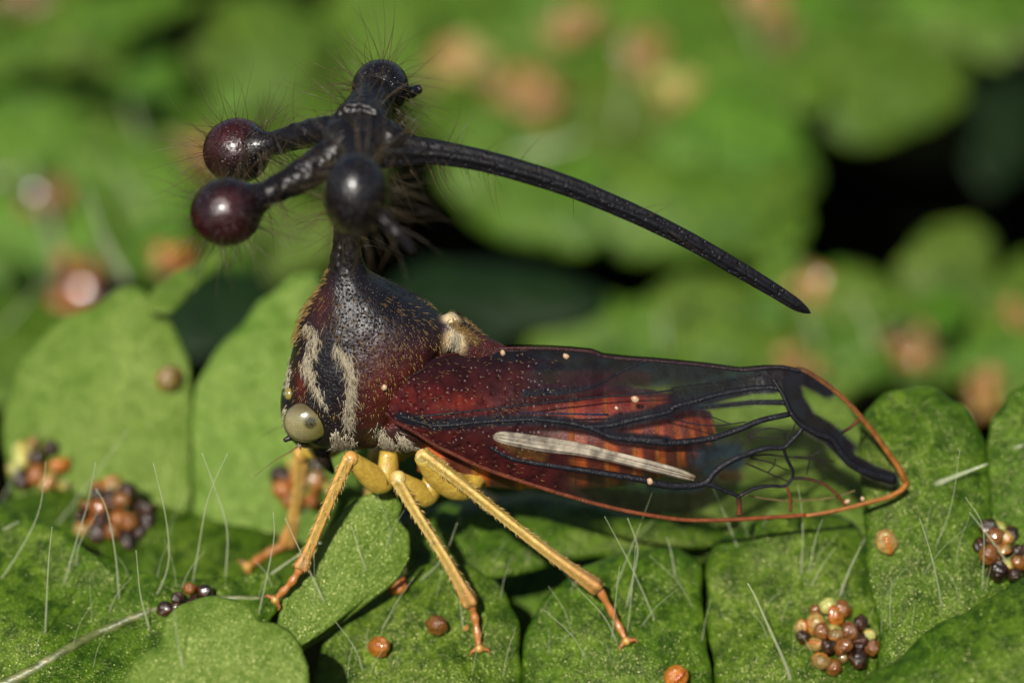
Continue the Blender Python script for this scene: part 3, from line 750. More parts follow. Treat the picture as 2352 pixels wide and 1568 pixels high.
spr = np.interp(np.linspace(868, 1862, 90), [868, 900, 950, 1000, 1100, 1300, 1500, 1650, 1780, 1835, 1862], [50, 47, 38, 30, 26, 24, 21, 19, 15, 8, 1.0]) / 210
vs, fs = tube([W(x, y, 0) for x, y in sp], list(spr), 40, lambda a, t: 1 + .10 * math.cos(6 * a) + .03 * noise.noise((math.cos(a) * 2, math.sin(a) * 2, t * 60)))
me = mesh('spine', vs, fs); colour(me, 'pig', [(.006, .0065, .008, 1)] * len(vs)); obj('spine', me, M['spine'], helmet)

# --- hairs
def strand(mb, p, d, bend, L, r, k=6, seg=3):
    pts = []; q = p.copy(); d = d.normalized()
    for i in range(k + 1):
        pts.append(q.copy()); q = q + d * (L / k); d = (d + bend * (1.0 / k)).normalized()
    mb.tube(pts, [r * (1 - .85 * i / k) for i in range(k + 1)], seg)
def sample(me, count, keep=lambda p: True):
    me.calc_loop_triangles()
    T = [t for t in me.loop_triangles if keep(t.center)]
    A = np.array([t.area for t in T]); A /= A.sum()
    out = []
    for i in np.random.choice(len(T), count, p=A):
        t = T[i]; a, b = random.random(), random.random()
        if a + b > 1: a, b = 1 - a, 1 - b
        v = [me.vertices[j].co for j in t.vertices]
        out.append((v[0] + (v[1] - v[0]) * a + (v[2] - v[0]) * b, Vector(t.normal)))
    return out
mb = MB()
stalk_z = W(796, 560, 0).z
for p, nn in sample(me_h, 220, lambda c: c.z > stalk_z):
    if p.x > HUB.x - .15 and p.z < HUB.z + .12 and random.random() < .85: continue
    d = nn + Vector((random.gauss(0, .35), random.gauss(0, .35), random.gauss(0, .3)))
    strand(mb, p, d, Vector((random.gauss(0, .4), random.gauss(0, .4), random.gauss(-.1, .4))), random.uniform(.4, 1.05), .0046)
for ob in list(helmet.children):
    if ob.name.startswith('bulb'):
        for p, nn in sample(ob.data, 150):
            d = nn + Vector((random.gauss(0, .25), random.gauss(0, .25), random.gauss(0, .25)))
            strand(mb, p, d, Vector((random.gauss(-.1, .35), random.gauss(0, .35), random.gauss(-.2, .35))), random.uniform(.3, .95), .0046)
    else:
        lim = W(1150, 380, 0).x; lim2 = W(1600, 560, 0).x
        for p, nn in sample(ob.data, 55, lambda c: c.x < lim) + sample(ob.data, 14, lambda c: c.x < lim2):
            strand(mb, p, nn + Vector((.3, 0, 0)), Vector((random.gauss(.2, .3), 0, random.gauss(-.25, .3))), random.uniform(.2, .7), .005)
for p, nn in sample(me_h, 14, lambda c: c.z <= stalk_z + .9 and c.z > stalk_z - .1 and c.x > -2.2):
    strand(mb, p, nn + Vector((random.gauss(.5, .5), random.gauss(0, .3), random.gauss(-.4, .3))), Vector((0, 0, random.gauss(-.4, .3))), random.uniform(.4, .95), .0055)
o = obj('long_hair', mb.mesh('long_hair'), M['long_hair'], helmet); o['kind'] = 'stuff'

mb_p = MB(); mb_g = MB()
def tuft(mb, path, width, count, flow, L=.12, r=.008, lift=.35):
    P = spline(path, 60)
    for i in range(count):
        x, y = P[random.randrange(60)]; x += random.gauss(0, width * .5); y += random.gauss(0, width * .5)
        q, nn = on_body(x, y)
        if q is None: continue
        f = Vector((flow[0], 0, flow[1])) + Vector((random.gauss(0, .3), random.gauss(0, .2), random.gauss(0, .3)))
        f = f - nn * f.dot(nn)
        for s in (1, -1):
            strand(mb, Vector((q.x, q.y * s, q.z)), Vector((f.x, f.y * s, f.z)).normalized() + Vector((nn.x, nn.y * s, nn.z)) * lift, Vector((-nn.x, -nn.y * s, -nn.z)) * .5, L * random.uniform(.7, 1.3), r, 3)
tuft(mb_p, [(698, 742), (722, 772), (716, 805), (704, 838), (716, 862)], 15, 300, (.35, -.9), .11, 0.0046, .22)
tuft(mb_p, [(774, 800), (796, 825), (805, 855), (809, 886), (804, 920), (797, 953), (802, 985)], 14, 430, (.15, -1), .12, 0.0046, .22)
tuft(mb_p, [(715, 870), (730, 895), (745, 930)], 8, 60, (.3, -.9), .1, .007)
tuft(mb_p, [(770, 990), (775, 1015), (768, 1035)], 11, 120, (.0, -1), .12, .008)
tuft(mb_p, [(792, 1000), (810, 1020), (800, 1040)], 12, 90, (-.1, -1), .11, .007)
tuft(mb_p, [(866, 985), (880, 1002), (888, 1022), (905, 1030)], 14, 200, (.2, -1), .11, 0.0046, .3)
tuft(mb_p, [(915, 1000), (935, 1020), (960, 1035)], 10, 110, (.5, -.8), .11, .007)
tuft(mb_p, [(655, 935), (652, 960), (658, 985)], 6, 60, (0, -1), .08, .007)
tuft(mb_p, [(665, 1020), (690, 1032), (710, 1040)], 10, 90, (-.2, -.8), .1, .007, .6)
tuft(mb_p, [(1042, 765), (1046, 785), (1040, 808)], 12, 120, (.1, -1), .1, .008, .12)
tuft(mb_p, [(665, 845), (662, 870), (660, 890)], 6, 60, (0, -1), .07, .006)
tuft(mb_g, [(745, 560), (748, 600), (735, 650), (705, 710), (680, 780)], 10, 230, (-.4, -.8), .1, .006, .7)
for i in range(650):
    x = random.uniform(670, 1020); y = random.uniform(680, 960)
    q, nn = on_body(x, y)
    if q is None or nn.y > -.1: continue
    if ((x - 756) / 36) ** 2 + ((y - 868) / 74) ** 2 < 1: continue
    f = Vector((.12, 0, -1)); f = f - nn * f.dot(nn)
    for s in (1, -1):
        strand(mb_g, Vector((q.x, q.y * s, q.z)), Vector((f.x, f.y * s, f.z)) + Vector((nn.x, nn.y * s, nn.z)) * .35, Vector((0, 0, 0)), random.uniform(.045, .075), .0045, 2)
tuft(mb_g, [(1035, 745), (1062, 760), (1090, 785)], 12, 130, (.6, .1), .1, .006, .4)
o = obj('pale_hair', mb_p.mesh('pale_hair'), M['pale_hair'], body); o['kind'] = 'stuff'
o = obj('gold_hair', mb_g.mesh('gold_hair'), M['gold_hair'], body); o['kind'] = 'stuff'

# --- abdomen of overlapping plates, seen through the wing
AX = [(960, 1005, .42), (1060, 1006, .56), (1150, 1004, .62), (1300, 1002, .64), (1400, 1000, .62), (1480, 998, .56), (1550, 994, .47), (1600, 986, .36), (1640, 976, .16)]
AP = spline(AX, 161)
abd = bpy.data.objects.new('abdomen', None); COL.objects.link(abd); abd.location = W(1250, 1000, 0); abd.parent = bug; abd.matrix_parent_inverse = worldmat(bug).inverted()
cuts = [0, 26, 44, 60, 76, 91, 105, 119, 132, 146, 160]
for i in range(len(cuts) - 1):
    a, b = cuts[i], min(160, cuts[i + 1] + 3)
    idx = np.linspace(a, b, 9).astype(int)
    pts = []; rad = []; n = len(idx)
    for q, j in enumerate(idx):
        x, y, r = AP[j]; pts.append(W(x, y, 0)); rad.append(r * (.955 + .045 * (q / (n - 1)) ** .7))
    vs, fs = tube(pts, rad, 40); cols = []
    for q in range(n):
        t = q / (n - 1)
        for j in range(40):
            zz = (vs[q * 40 + j] - pts[q]).z / max(rad[q], .01)
            c = np.array((.50, .11, .016)) if t < .45 else (np.array((.10, .022, .010)) if t < .88 else np.array((.75, .26, .04)))
            c = c + (np.array((.28, .020, .016)) - c) * max(0, min(1, zz * 1.3 + .1)) * (.75 if t < .45 else .5)
            cols.append((*c, 1))
    me = mesh('segment', vs, fs); colour(me, 'pig', cols); obj('segment', me, M['abdomen'], abd)

# --- wings
TOPX = [(884, 942), (905, 900), (935, 862), (975, 832), (1010, 816), (1060, 806), (1120, 800), (1180, 797), (1250, 798), (1310, 801), (1360, 806), (1385, 816), (1440, 822), (1500, 826), (1620, 837), (1700, 847), (1760, 842), (1800, 842), (1850, 853), (1900, 883), (1950, 928), (2000, 985), (2040, 1040), (2070, 1082), (2082, 1112)]
BOTX = [(884, 942), (905, 968), (950, 992), (1001, 1024), (1050, 1048), (1110, 1076), (1165, 1096), (1220, 1114), (1329, 1147), (1400, 1166), (1466, 1180), (1560, 1194), (1650, 1196), (1760, 1190), (1850, 1184), (1950, 1165), (2020, 1147), (2062, 1130), (2082, 1112)]
_tx, _ty = zip(*TOPX); _bx, _by = zip(*BOTX)
def ytop(x): return np.interp(x, _tx, _ty)
def ybot(x): return np.interp(x, _bx, _by)
def wing_depth(x, y):
    a, b = float(ytop(x)), float(ybot(x)); t = min(1, max(0, (y - a) / max(b - a, 1)))
    env = float(np.interp(x, [884, 1050, 1250, 1500, 1700, 1900, 2082], [1, 1, 1, .98, .8, .52, .25]))
    prof = .05 + .83 * math.sin(min(1, t * 1.05) * math.pi / 2) ** .85
    base = float(1 - sstep(900, 1090, x))
    return -(prof * env * (1 - base) + (.80 - .12 * (1 - t)) * base)
def on_wing(x, y, off=0.0):
    return W(x, y, wing_depth(x, y) - off)
NX, NY = 330, 110
xs = 884 + (2082 - 884) * (np.linspace(0, 1, NX + 1) * .985 + .0075)
GX = np.zeros((NX + 1, NY + 1)); GY = np.zeros_like(GX)
vs = []
for i, x in enumerate(xs):
    a, b = float(ytop(x)), float(ybot(x))
    for j in range(NY + 1):
        y = a + (b - a) * j / NY; GX[i, j] = x; GY[i, j] = y; vs.append(on_wing(x, y))
fs = []
for i in range(NX):
    for j in range(NY):
        a = i * (NY + 1) + j; fs.append((a, a + 1, a + NY + 2, a + NY + 1))
def segdist(X, Y, pts):
    d = np.full(X.shape, 1e9)
    for (x0, y0), (x1, y1) in zip(pts[:-1], pts[1:]):
        vx, vy = x1 - x0, y1 - y0; t = np.clip(((X - x0) * vx + (Y - y0) * vy) / (vx * vx + vy * vy + 1e-9), 0, 1)
        d = np.minimum(d, np.hypot(X - x0 - t * vx, Y - y0 - t * vy))
    return d
A3 = lambda L: [(1301 + x * .3583, 689 + y * .3583) for x, y in L]
AW = lambda L: [(919 + x * .2735, 766 + y * .2735) for x, y in L]
TT = (GY - ytop(GX)) / np.maximum(ybot(GX) - ytop(GX), 1)
C = np.zeros((NX + 1, NY + 1, 4)); C[..., :3] = (.07, .07, .04); C[..., 3] = .05
def lay(mask, rgb, alpha):
    m = mask[..., None]; C[..., :3] = C[..., :3] * (1 - m) + np.array(rgb) * m
    C[..., 3] = C[..., 3] * (1 - mask) + alpha * mask
wob = np.array([noise.noise((x * .012, y * .02, 0)) for x, y in zip(GX.ravel(), GY.ravel())]).reshape(GX.shape)
# smoky panel over the abdomen, dark opaque base, red shoulder
lay(1 - sstep(1600, 1690, GX + 40 * wob + .15 * (GY - 960)), (.035, .009, .008), .25)
lay(1 - sstep(1170, 1290, GX + 30 * wob - .9 * (GY - 1000) * (GY > 1000)), (.030, .007, .008), .97)
lay(np.exp(-(((GX - 1010) / 130) ** 2 + ((GY - 918) / 34) ** 2)) * .95, (.060, .007, .006), .98)
lay(np.exp(-(((GX - 1050) / 60) ** 2 + ((GY - 925) / 18) ** 2)) * .9, (.115, .013, .007), .98)
lay(np.exp(-(((GX - 940) / 40) ** 2 + ((GY - 915) / 30) ** 2)) * .8, (.10, .010, .008), .98)
lay((1 - sstep(820, 870, GY)) * (1 - sstep(1190, 1420, GX)) * .8, (.012, .007, .010), .98)
lay(sstep(.62, .8, TT) * (1 - sstep(1200, 1330, GX)) * .9, (.040, .007, .006), .98)
def stroke(L, w, rgb, a, soft=.35, k=1.0):
    d = segdist(GX, GY, L); lay((1 - sstep(w * (1 - soft), w * (1 + soft), d)) * k, rgb, a)
BK = (.008, .009, .012)
top_edge = [(x, float(ytop(x)) + 8) for x in np.linspace(1150, 1900, 40)]
stroke(top_edge, 24, BK, .98)
stroke([(1500, 848), (1640, 868), (1760, 868)], 22, (.012, .020, .028), .80, .8)
stroke([(1240, 868), (1340, 866), (1420, 856)], 34, (.024, .008, .014), .90, .6)
stroke([(1420, 870), (1500, 872), (1580, 868)], 20, (.012, .018, .024), .86, .7)
stroke([(1240, 845), (1400, 836)], 16, BK, .95, .8)
stroke(AW([(1050, 500), (1400, 480), (1650, 430), (1850, 320)]), 9, BK, .97)
stroke(AW([(0, 700), (300, 770), (700, 735), (1100, 720), (1350, 735), (1600, 780), (1800, 860), (2240, 900)]), 13, BK, .97)
stroke(AW([(1650, 780), (1900, 735), (2240, 660)]), 14, BK, .97)
stroke(A3([(600, 710), (850, 650), (1000, 605), (1200, 560), (1330, 560)]), 15, BK, .98, .3)
stroke(A3([(700, 610), (1000, 560), (1330, 500)]), 20, BK, .96, .6)
stroke(A3([(300, 770), (500, 740), (700, 690)]), 15, BK, .97)
stroke(A3([(840, 690), (1050, 670), (1200, 655), (1370, 655)]), 7, (.010, .016, .022), .93, .6)
stroke([(1380, 846), (1470, 850), (1560, 852), (1640, 856)], 24, (.010, .012, .016), .95, .6)
stroke([(1290, 872), (1400, 868), (1480, 872)], 17, (.020, .008, .012), .93, .7)
# black patch at the tip
stroke(A3([(1250, 470), (1450, 470), (1600, 520)]), 18, BK, .99)
stroke(A3([(1430, 520), (1460, 640), (1540, 770), (1650, 840)]), 25, BK, .985, .3)
stroke(A3([(1600, 800), (1720, 860), (1800, 950)]), 18, BK, .97, .5)
stroke(A3([(1700, 900), (1830, 1030), (1960, 1100), (2080, 1140)]), 17, BK, .985, .35)
# blue-grey smoky spots
stroke(A3([(850, 1010), (1000, 960), (1080, 960)]), 24, (.014, .024, .034), .72, .7)
stroke(A3([(900, 1100), (1050, 1080), (1100, 1040)]), 18, (.014, .022, .028), .70, .7)
stroke(A3([(1000, 1130), (1100, 1130)]), 13, (.05, .03, .012), .5, .8)
stroke(A3([(420, 1190), (700, 1215), (850, 1190)]), 13, (.010, .018, .022), .86, .6)
stroke(AW([(850, 880), (1000, 990), (1200, 1030)]), 12, (.07, .035, .010), .75, .7)
lay(sstep(.55, .7, TT) * sstep(1260, 1380, GX) * (1 - sstep(1500, 1640, GX)) * sstep(1075, 1100, GY) * .6, (.02, .03, .02), .16)
# clear tip cells carry a faint olive smoke
nz = np.array([noise.noise((x * .35, y * .35, 5)) for x, y in zip(GX.ravel(), GY.ravel())]).reshape(GX.shape)
C[..., 3] = np.clip(C[..., 3] + .03 * nz, 0, 1)
me_w = mesh('forewing', vs, fs); colour(me_w, 'pig', C.reshape(-1, 4))
tough = (1 - sstep(1180, 1330, GX)); colour(me_w, 'tough', np.repeat(tough.reshape(-1, 1), 4, 1))
wing = obj('forewing', me_w, M['wing'], bug)

BLK = (.008, .009, .012, 1); BRN = (.16, .05, .018, 1); COP = (.36, .13, .022, 1)
def vein(L, w0, w1, col, name='vein', col2=None, off=.004, n=None, par=None, flat=.8, fn=None):
    n = n or max(10, len(L) * 7)
    P = spline(L, n); fnn = fn or on_wing
    rad = [(w0 + (w1 - w0) * i / (n - 1)) * (1.12 if name == 'vein' else .9) / 196 for i in range(n)]
    pts = [fnn(x, y, off - .45 * q if name == 'vein' else off) for (x, y), q in zip(P, rad)]
    vs, fs = tube(pts, rad, 10, lambda a, t: 1 + .03 * noise.noise((math.cos(a) * 2, math.sin(a) * 2, t * n)), flat)
    me = mesh(name, vs, fs)
    cols = []
    for i in range(n):
        t = i / (n - 1); c = np.array(col) if col2 is None else np.array(col) * (1 - t) + np.array(col2) * t
        cols += [tuple(c)] * 10
    colour(me, 'pig', cols); return obj(name, me, M['vein'], par or wing)
vein(AW([(0, 690), (300, 770), (700, 740), (1100, 720), (1350, 740), (1600, 790), (1800, 870), (2240, 905)]), 3, 8, BLK)
vein(AW([(1560, 785), (1750, 770), (1900, 735), (2240, 660)]) + A3([(700, 680), (850, 640), (1000, 598), (1200, 565), (1330, 560), (1372, 578)]), 7, 6, BLK)
vein(A3([(390, 880), (600, 912), (800, 905), (950, 880), (1100, 830), (1250, 770), (1430, 730)]), 8, 6, BLK)
vein(A3([(840, 690), (1050, 670), (1200, 655), (1370, 655), (1412, 662)]), 2, 6.5, BLK)
vein(AW([(760, 950), (880, 1020), (1000, 1060), (1300, 1110), (1700, 1170), (2100, 1235)]), 5, 7.5, BLK)
vein(A3([(520, 1165), (700, 1190), (880, 1172), (950, 1100), (1050, 1030), (1200, 970), (1300, 945), (1390, 945), (1440, 900), (1490, 850), (1520, 805)]), 8, 5, BLK)
vein(A3([(870, 1172), (950, 1190), (1030, 1225), (1100, 1255)]), 6, 4.5, BLK)
vein(A3([(1100, 1250), (1108, 1300), (1108, 1370)]), 5, 7, BLK, col2=BRN)
vein(A3([(1108, 1255), (1200, 1210), (1300, 1190), (1400, 1190), (1450, 1140)]), 4, 3.5, BLK)
vein(A3([(1390, 945), (1415, 1020), (1450, 1090), (1450, 1140)]), 4, 3.5, BLK)
vein(A3([(1450, 1140), (1550, 1145), (1650, 1180), (1730, 1240), (1790, 1320)]), 3.5, 3.5, BLK, col2=BRN)
vein(A3([(1410, 1190), (1430, 1250), (1437, 1350)]), 3, 4, BRN)
vein(A3([(1870, 770), (1820, 815), (1760, 850)]), 5, 4, BRN, col2=BLK)
vein(A3([(1325, 508), (1380, 590), (1410, 650), (1440, 720), (1500, 790), (1600, 850), (1700, 890), (1750, 960), (1830, 1050), (1950, 1110), (2100, 1150)]), 5.5, 12, BLK, 'ridge_vein', off=.012)
vein(AW([(100, 700), (600, 650), (1200, 580), (1700, 530), (2240, 480)]) + A3([(700, 560), (1000, 520), (1250, 480)]), 2, 1.8, BLK)
vein(AW([(1000, 660), (1400, 672), (1750, 680)]), 1.6, 2.2, (.01, .012, .03, 1))
vein(AW([(1050, 505), (1400, 490), (1650, 430), (1850, 320), (2000, 255), (2090, 225)]), 1.5, 4, BLK)
vein(A3([(620, 750), (900, 803), (1150, 780)]), 1.3, 1.1, BLK)
vein(A3([(900, 735), (1050, 792)]), 1.2, 1.0, BLK)
vein(AW([(60, 380), (250, 270), (500, 190), (800, 150), (1100, 140)]), 3, 2, (.02, .006, .006, 1))
# margin: copper rim
mtop = [(x, float(ytop(x))) for x in (1830, 1850, 1880, 1915, 1950, 1980, 2010, 2040, 2062, 2078, 2082)]
mbot = [(2082, 1113), (2066, 1128), (2040, 1141), (2000, 1152), (1950, 1165), (1900, 1176), (1850, 1184)]
top_margins = [vein(mtop, 5, 9, (.06, .03, .015, 1), 'margin', COP, n=60).data.name]
vein(mbot, 9, 5.5, COP, 'margin', (.30, .12, .04, 1), n=40)
vein([(x, float(ybot(x)) - 2) for x in (1850, 1760, 1650, 1560, 1466, 1400, 1329, 1220, 1110, 1050, 1001, 950, 905, 890)], 5.5, 6, (.20, .055, .016, 1), 'margin', (.045, .007, .007, 1), n=110)
vein([(x, float(ytop(x)) + 2) for x in (1010, 1100, 1180, 1250, 1310, 1360, 1385, 1440, 1500, 1620, 1700, 1760, 1800, 1838)], 4, 6, (.04, .008, .008, 1), 'margin', BLK, n=90)
# white stripe
up = spline([(1131, 1002), (1142, 992), (1170, 990), (1250, 1001), (1330, 1014), (1400, 1032), (1480, 1052), (1560, 1074), (1600, 1090)], 80)
lo = spline([(1131, 1004), (1140, 1013), (1175, 1024), (1250, 1038), (1330, 1047), (1400, 1060), (1480, 1079), (1550, 1096), (1592, 1105)], 80)
vs = []; cols = []; fs = []; K = 30
for i in range(80):
    for j in range(K + 1):
        f = j / K; x = up[i][0] * (1 - f) + lo[i][0] * f; y = up[i][1] * (1 - f) + lo[i][1] * f
        st = noise.noise((f * 8.0, i * .012, 2)) * .8 + noise.noise((f * 19.0, i * .02, 7)) * .6
        vs.append(on_wing(x, y, .006))
        c = np.array((.27, .235, .18)) * (1 + .9 * st)
        ed = max(0, 1 - i / 6); c = c + (np.array((.10, .045, .012)) - c) * ed * .85
        tl = max(0, (i - 70) / 10); c = c + (np.array((.30, .19, .08)) - c) * tl * .6
        end = 80 * (1 + .28 * noise.noise((f * 7.0, 3.3, 1))) ; al = .93 * min(1, max(0, (end - i) / 12)) * min(1, (f * K + .3) / 2.2) * min(1, ((1 - f) * K + .3) / 2.2)
        al *= min(1, max(.35, 1.0 + 1.1 * st)) * min(1, (i + .5) / 3)
        cols.append((*np.clip(c, .02, .8), max(0, al)))
for i in range(79):
    for j in range(K):
        a = i * (K + 1) + j; fs.append((a, a + 1, a + K + 2, a + K + 1))
me = mesh('white_stripe', vs, fs); colour(me, 'pig', cols); colour(me, 'tough', [(0, 0, 0, 1)] * len(vs)); obj('white_stripe', me, M['wing'], wing)
# tiny setae on the leathery base
mb = MB()
for i in range(230):
    x = random.uniform(930, 1330); y = float(ytop(x)) + random.random() * float(ybot(x) - ytop(x))
    if x > 1200 and random.random() < .6: continue
    p = on_wing(x, y, .005); strand(mb, p, Vector((1, -.45, random.gauss(-.1, .35))), Vector((0, .2, 0)), random.uniform(.035, .055), .0042, 2)
o = obj('setae', mb.mesh('setae'), M['gold_hair'], wing); o['kind'] = 'stuff'
# hindwing inside the forewing
def on_hind(x, y, off=0.0): return W(x, y, wing_depth(x, y) * .78 + .06 - off)
hx = np.linspace(1480, 1905, 40); vs = []; fs = []
for i, x in enumerate(hx):
    t = (x - 1480) / 425; yc = 985 + 75 * t; h = 95 * math.sqrt(max(0, 1 - max(0, (t - .45) / .56) ** 2)) + 4
    for j in range(17): vs.append(on_hind(x, yc + h * (j / 8 - 1)))
for i in range(39):
    for j in range(16):
        a = i * 17 + j; fs.append((a, a + 1, a + 18, a + 17))
me = mesh('hindwing', vs, fs); colour(me, 'pig', [(.05, .06, .03, .10)] * len(vs)); colour(me, 'tough', [(0, 0, 0, 1)] * len(vs))
hind = obj('hindwing', me, M['wing'], bug)
for L in ([(1150, 1045), (1280, 1100), (1430, 1165)], [(1150, 1005), (1280, 990), (1400, 1000), (1560, 1020), (1720, 1030)], [(1160, 870), (1230, 830), (1330, 820), (1400, 840)], [(1160, 880), (1260, 880), (1400, 885)], [(1170, 850), (1180, 890), (1215, 920)], [(1390, 850), (1420, 870), (1470, 790)], [(1180, 1010), (1300, 1040), (1420, 1090)], [(1390, 850), (1402, 895), (1400, 940)], [(1230, 830), (1200, 870), (1180, 915)], [(1560, 1020), (1548, 1070), (1540, 1120)], [(1640, 960), (1560, 1000), (1480, 1000)], [(1290, 1105), (1330, 1060), (1340, 1010)], [(1460, 1000), (1560, 1010), (1680, 1060), (1760, 1130)]):
    vein(A3(L), 2.0, 1.4, (.012, .010, .008, 1), par=hind, fn=on_hind)
vein(A3([(1130, 1245), (1300, 1275), (1480, 1285), (1700, 1265), (1850, 1220)]), 1.6, 2.2, (.18, .12, .05, 1), par=hind, fn=on_hind, name='hind_margin')
# the far wings: mirrored copies
def copy_part(src, parent, mirror=False):
    c = src.copy(); COL.objects.link(c); c.parent = parent
    if mirror: c.matrix_parent_inverse = src.matrix_parent_inverse.copy(); c.scale = (1, -.15, 1)
    for ch in list(src.children):
        copy_part(ch, c)
    return c
far = wing.copy(); COL.objects.link(far); far.parent = bug; far.matrix_parent_inverse = wing.matrix_parent_inverse.copy(); far.scale = (1, -.4, 1)
me2 = me_w.copy(); C2 = C.copy(); keep = np.maximum(1 - sstep(1150, 1330, GX), 1 - sstep(10, 26, GY - ytop(GX)))
C2[..., 3] = C2[..., 3] * keep + .04 * (1 - keep); me2.attributes['pig'].data.foreach_set('color', C2.astype(np.float32).ravel()); far.data = me2
for ch in list(wing.children):
    if ch.name.startswith('margin') and ch.data.name in top_margins: copy_part(ch, far)

# --- legs
OL = (.42, .29, .045, 1); AM = (.58, .42, .14, 1); RD = (.36, .13, .035, 1); OR = (.52, .28, .07, 1)
def leg(femur, tibia, tarsus, fr, tr, c_f, c_t, spiny=False, rest=False):
    # the foot rests on whatever lobe lies under it
    if tarsus[-1].y < 0 or rest:
        new = []
        for p in tarsus:
            x, y = proj(p); h = hit(x, y)[0]; new.append(W(x, y, min(p.y, h.y - .06)))
        tarsus = new; tibia = tibia[:-1] + [tarsus[0]]
    tr = tr * .92
    mb = MB()
    F = spline(femur, 22); n = 22
    rad = [fr * (.55 + .55 * math.sin(math.pi * min(1, .15 + .8 * i / 21))) for i in range(n)]
    mb.tube(F, rad, 16, c=c_f, flat=.8)
    mb.ball(Vector(femur[-1]), tr * 1.28, 16, 10, col=c_t)
    T = spline(tibia, 40)
    rt = [tr * (1.05 - .25 * math.sin(math.pi * i / 39) + (.28 * max(0, (i - 33) / 6))) for i in range(40)]
    cc = []
    for i in range(40):
        w = max(0, (i - 24) / 15) * .75
        cbase = np.array(c_t) * (1 - w) + np.array(RD) * w
        for j in range(24):
            g = .5 + .5 * math.cos(4 * 2 * math.pi * j / 24)
            rc = np.array((.30, .215, .045)) * (1 - w) + cbase[:3] * .5 * w
            cc.append((*(rc + (cbase[:3] * 1.15 - rc) * g ** 1.3), 1))
    mb.tube(T, rt, 24, lambda a, t: 1 + .11 * math.cos(4 * a) + .06 * noise.noise((math.cos(a) * 3, math.sin(a) * 3, t * 40)), c=cc)
    # short spurs along the lower ridge and round the end
    cen = Vector(T[-1])
    for i in range(4, 39, 2 if spiny else 3):
        p = Vector(T[i]); d = (Vector(T[i + 1]) - p).normalized()
        for sd in (-1, 1):
            side = d.cross(Vector((0, -CP, SP))).normalized() * sd
            b = p + side * rt[i] * .95
            mb.tube([b, b + (side * .8 + d * .7) * (.035 if spiny else .022)], [.011, .003], 5, c=(.16, .06, .015, 1))
    for i in range(170):
        q = random.uniform(2, 38); i0 = int(q); p = Vector(T[i0]).lerp(Vector(T[i0 + 1]), q - i0); d = (Vector(T[i0 + 1]) - Vector(T[i0])).normalized()
        a = random.uniform(0, 6.28); u = d.orthogonal().normalized(); o1 = (u * math.cos(a) + d.cross(u) * math.sin(a))
        b = p + o1 * rt[i0]; mb.tube([b, b + o1 * .022 + d * .03, b + o1 * .03 + d * .06], [.0045, .0035, .001], 3, c=(.55, .36, .12, 1))
    me = mesh('leg', mb.v, mb.f); colour(me, 'pig', mb.c)
    o = obj('leg', me, M['leg'], bug)
    mt = MB(); S = spline(tarsus, 24)
    mt.tube(S, [tr * (.64 + .12 * math.sin(i * .8)) * (1 - .18 * i / 23) for i in range(24)], 14, c=RD)
    e = Vector(S[-1]); d = (e - Vector(S[-4])).normalized(); sd = d.cross(Vector((0, -CP, SP))).normalized()
    mt.ball(e + d * .03, tr * .72, 12, 8, col=(.45, .26, .05, 1))
    for q in (-1, 1):
        mt.tube(spline([e, e + d * .05 + sd * q * .06, e + d * .06 + sd * q * .10, e + d * .11 + sd * q * .115], 8), [.04, .036, .03, .026, .021, .016, .011, .004], 8, c=(.26, .08, .02, 1))
    tm = mesh('tarsus', mt.v, mt.f); colour(tm, 'pig', mt.c); obj('tarsus', tm, M['leg'], o)
    return o
leg([W(893, 1035, -.35), W(890, 1088, -.45), W(872, 1106, -.52), W(838, 1080, -.62), W(806, 1053, -.72)], [W(803, 1048, -.75), W(757, 1150, -.86), W(716, 1248, -.95), W(692, 1300, -1.0)], [W(692, 1302, -1.0), W(668, 1338, -1.05), W(636, 1372, -1.08)], .145, .082, OL, OR)
leg([W(1000, 1040, -.3), W(995, 1105, -.45), W(976, 1138, -.55), W(945, 1120, -.66), W(915, 1098, -.74)], [W(910, 1098, -.76), W(960, 1182, -.84), W(1020, 1276, -.92), W(1082, 1384, -1.0)], [W(1082, 1386, -1.0), W(1092, 1425, -1.04), W(1100, 1482, -1.08)], .14, .082, OL, AM)
leg([W(1100, 1085, -.35), W(1062, 1118, -.55), W(1015, 1098, -.66), W(972, 1048, -.78)], [W(968, 1040, -.8), W(1050, 1102, -.86), W(1150, 1182, -.92), W(1260, 1268, -.97), W(1374, 1348, -1.0)], [W(1374, 1350, -1.0), W(1400, 1395, -1.04), W(1418, 1430, -1.06), W(1436, 1466, -1.08)], .19, .080, OL, AM, spiny=True)
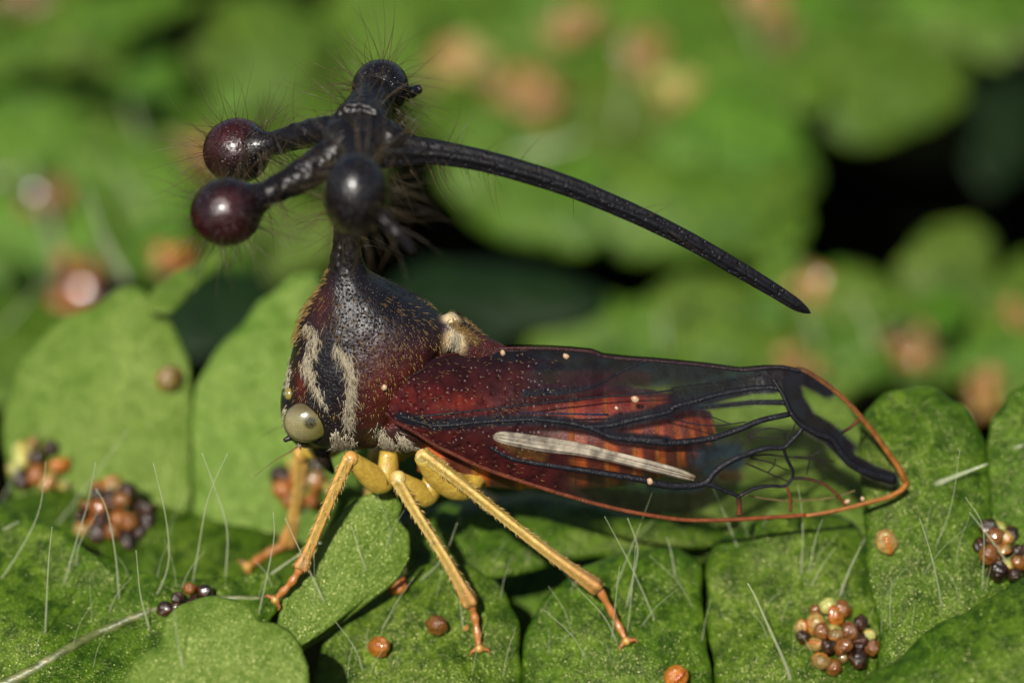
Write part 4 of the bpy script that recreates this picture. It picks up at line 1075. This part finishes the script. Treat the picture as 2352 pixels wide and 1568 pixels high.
leg([W(800, 1000, .3), W(760, 1030, .5), W(725, 1035, .6), W(694, 1040, .75)], [W(692, 1045, .8), W(686, 1110, .9), W(676, 1180, 1.0), W(660, 1243, 1.05)], [W(660, 1246, 1.05), W(615, 1270, 1.1), W(572, 1298, 1.12)], .13, .095, OL, OR, rest=True)
leg([W(960, 1000, .3), W(935, 1030, .5), W(900, 1040, .7), W(866, 1030, .8)], [W(862, 1030, .85), W(858, 1080, .95), W(850, 1140, 1.1), W(836, 1200, 1.2)], [W(836, 1202, 1.2), W(815, 1220, 1.25), W(790, 1235, 1.3)], .13, .085, OL, AM)
leg([W(1050, 1020, .3), W(1050, 1060, .5), W(1030, 1080, .6), W(1000, 1075, .7)], [W(1000, 1075, .72), W(1060, 1110, .95), W(1130, 1150, 1.2), W(1200, 1190, 1.35)], [W(1200, 1190, 1.35), W(1220, 1200, 1.4), W(1240, 1215, 1.45)], .15, .08, OL, AM, spiny=True)

# ------------------------------------------------------------------ grains stuck to the insect
def grain(px, py, r, label, q):
    vs, fs, = [], []
    mb = MB(); mb.ball(Vector((0, 0, 0)), (r, r * .8, r * 1.25), 14, 9)
    for v in mb.v: v += v.normalized() * r * .25 * noise.noise(v * (2 / r) + Vector((px, 0, 0)))
    o = obj('dust_grain', mesh('dust_grain', mb.v, mb.f), M['grain'])
    o.location = q; o.rotation_euler = (0, random.uniform(-1, 1), 0)
    props(o, label, 'dust grain', 'pale grains stuck to the insect')
for x, y, r, l in ((1155, 810, 6, 'pale round grain on the dark wing top nearest the scutellum'), (1300, 818, 6.5, 'pale oval grain on the wing top edge above the purple panel'),
                   (1459, 917, 8, 'largest tan grain on the red panel in mid wing'), (1416, 937, 4.5, 'small white grain just below the largest grain on the wing'),
                   (1493, 1105, 7, 'tan grain on the black vein below the white stripe'), (1946, 1151, 6, 'white grain at the lower wing margin, farther from the tip'), (1981, 1145, 5, 'white grain at the lower wing margin, nearer the tip')):
    grain(x, y, r / 196, l, on_wing(x, y, r / 196 * .8))
q, nn = on_body(882, 888)
grain(882, 888, 6.5 / 196, 'tan grain on the red side of the pronotum by the wing base', q + nn * .02)
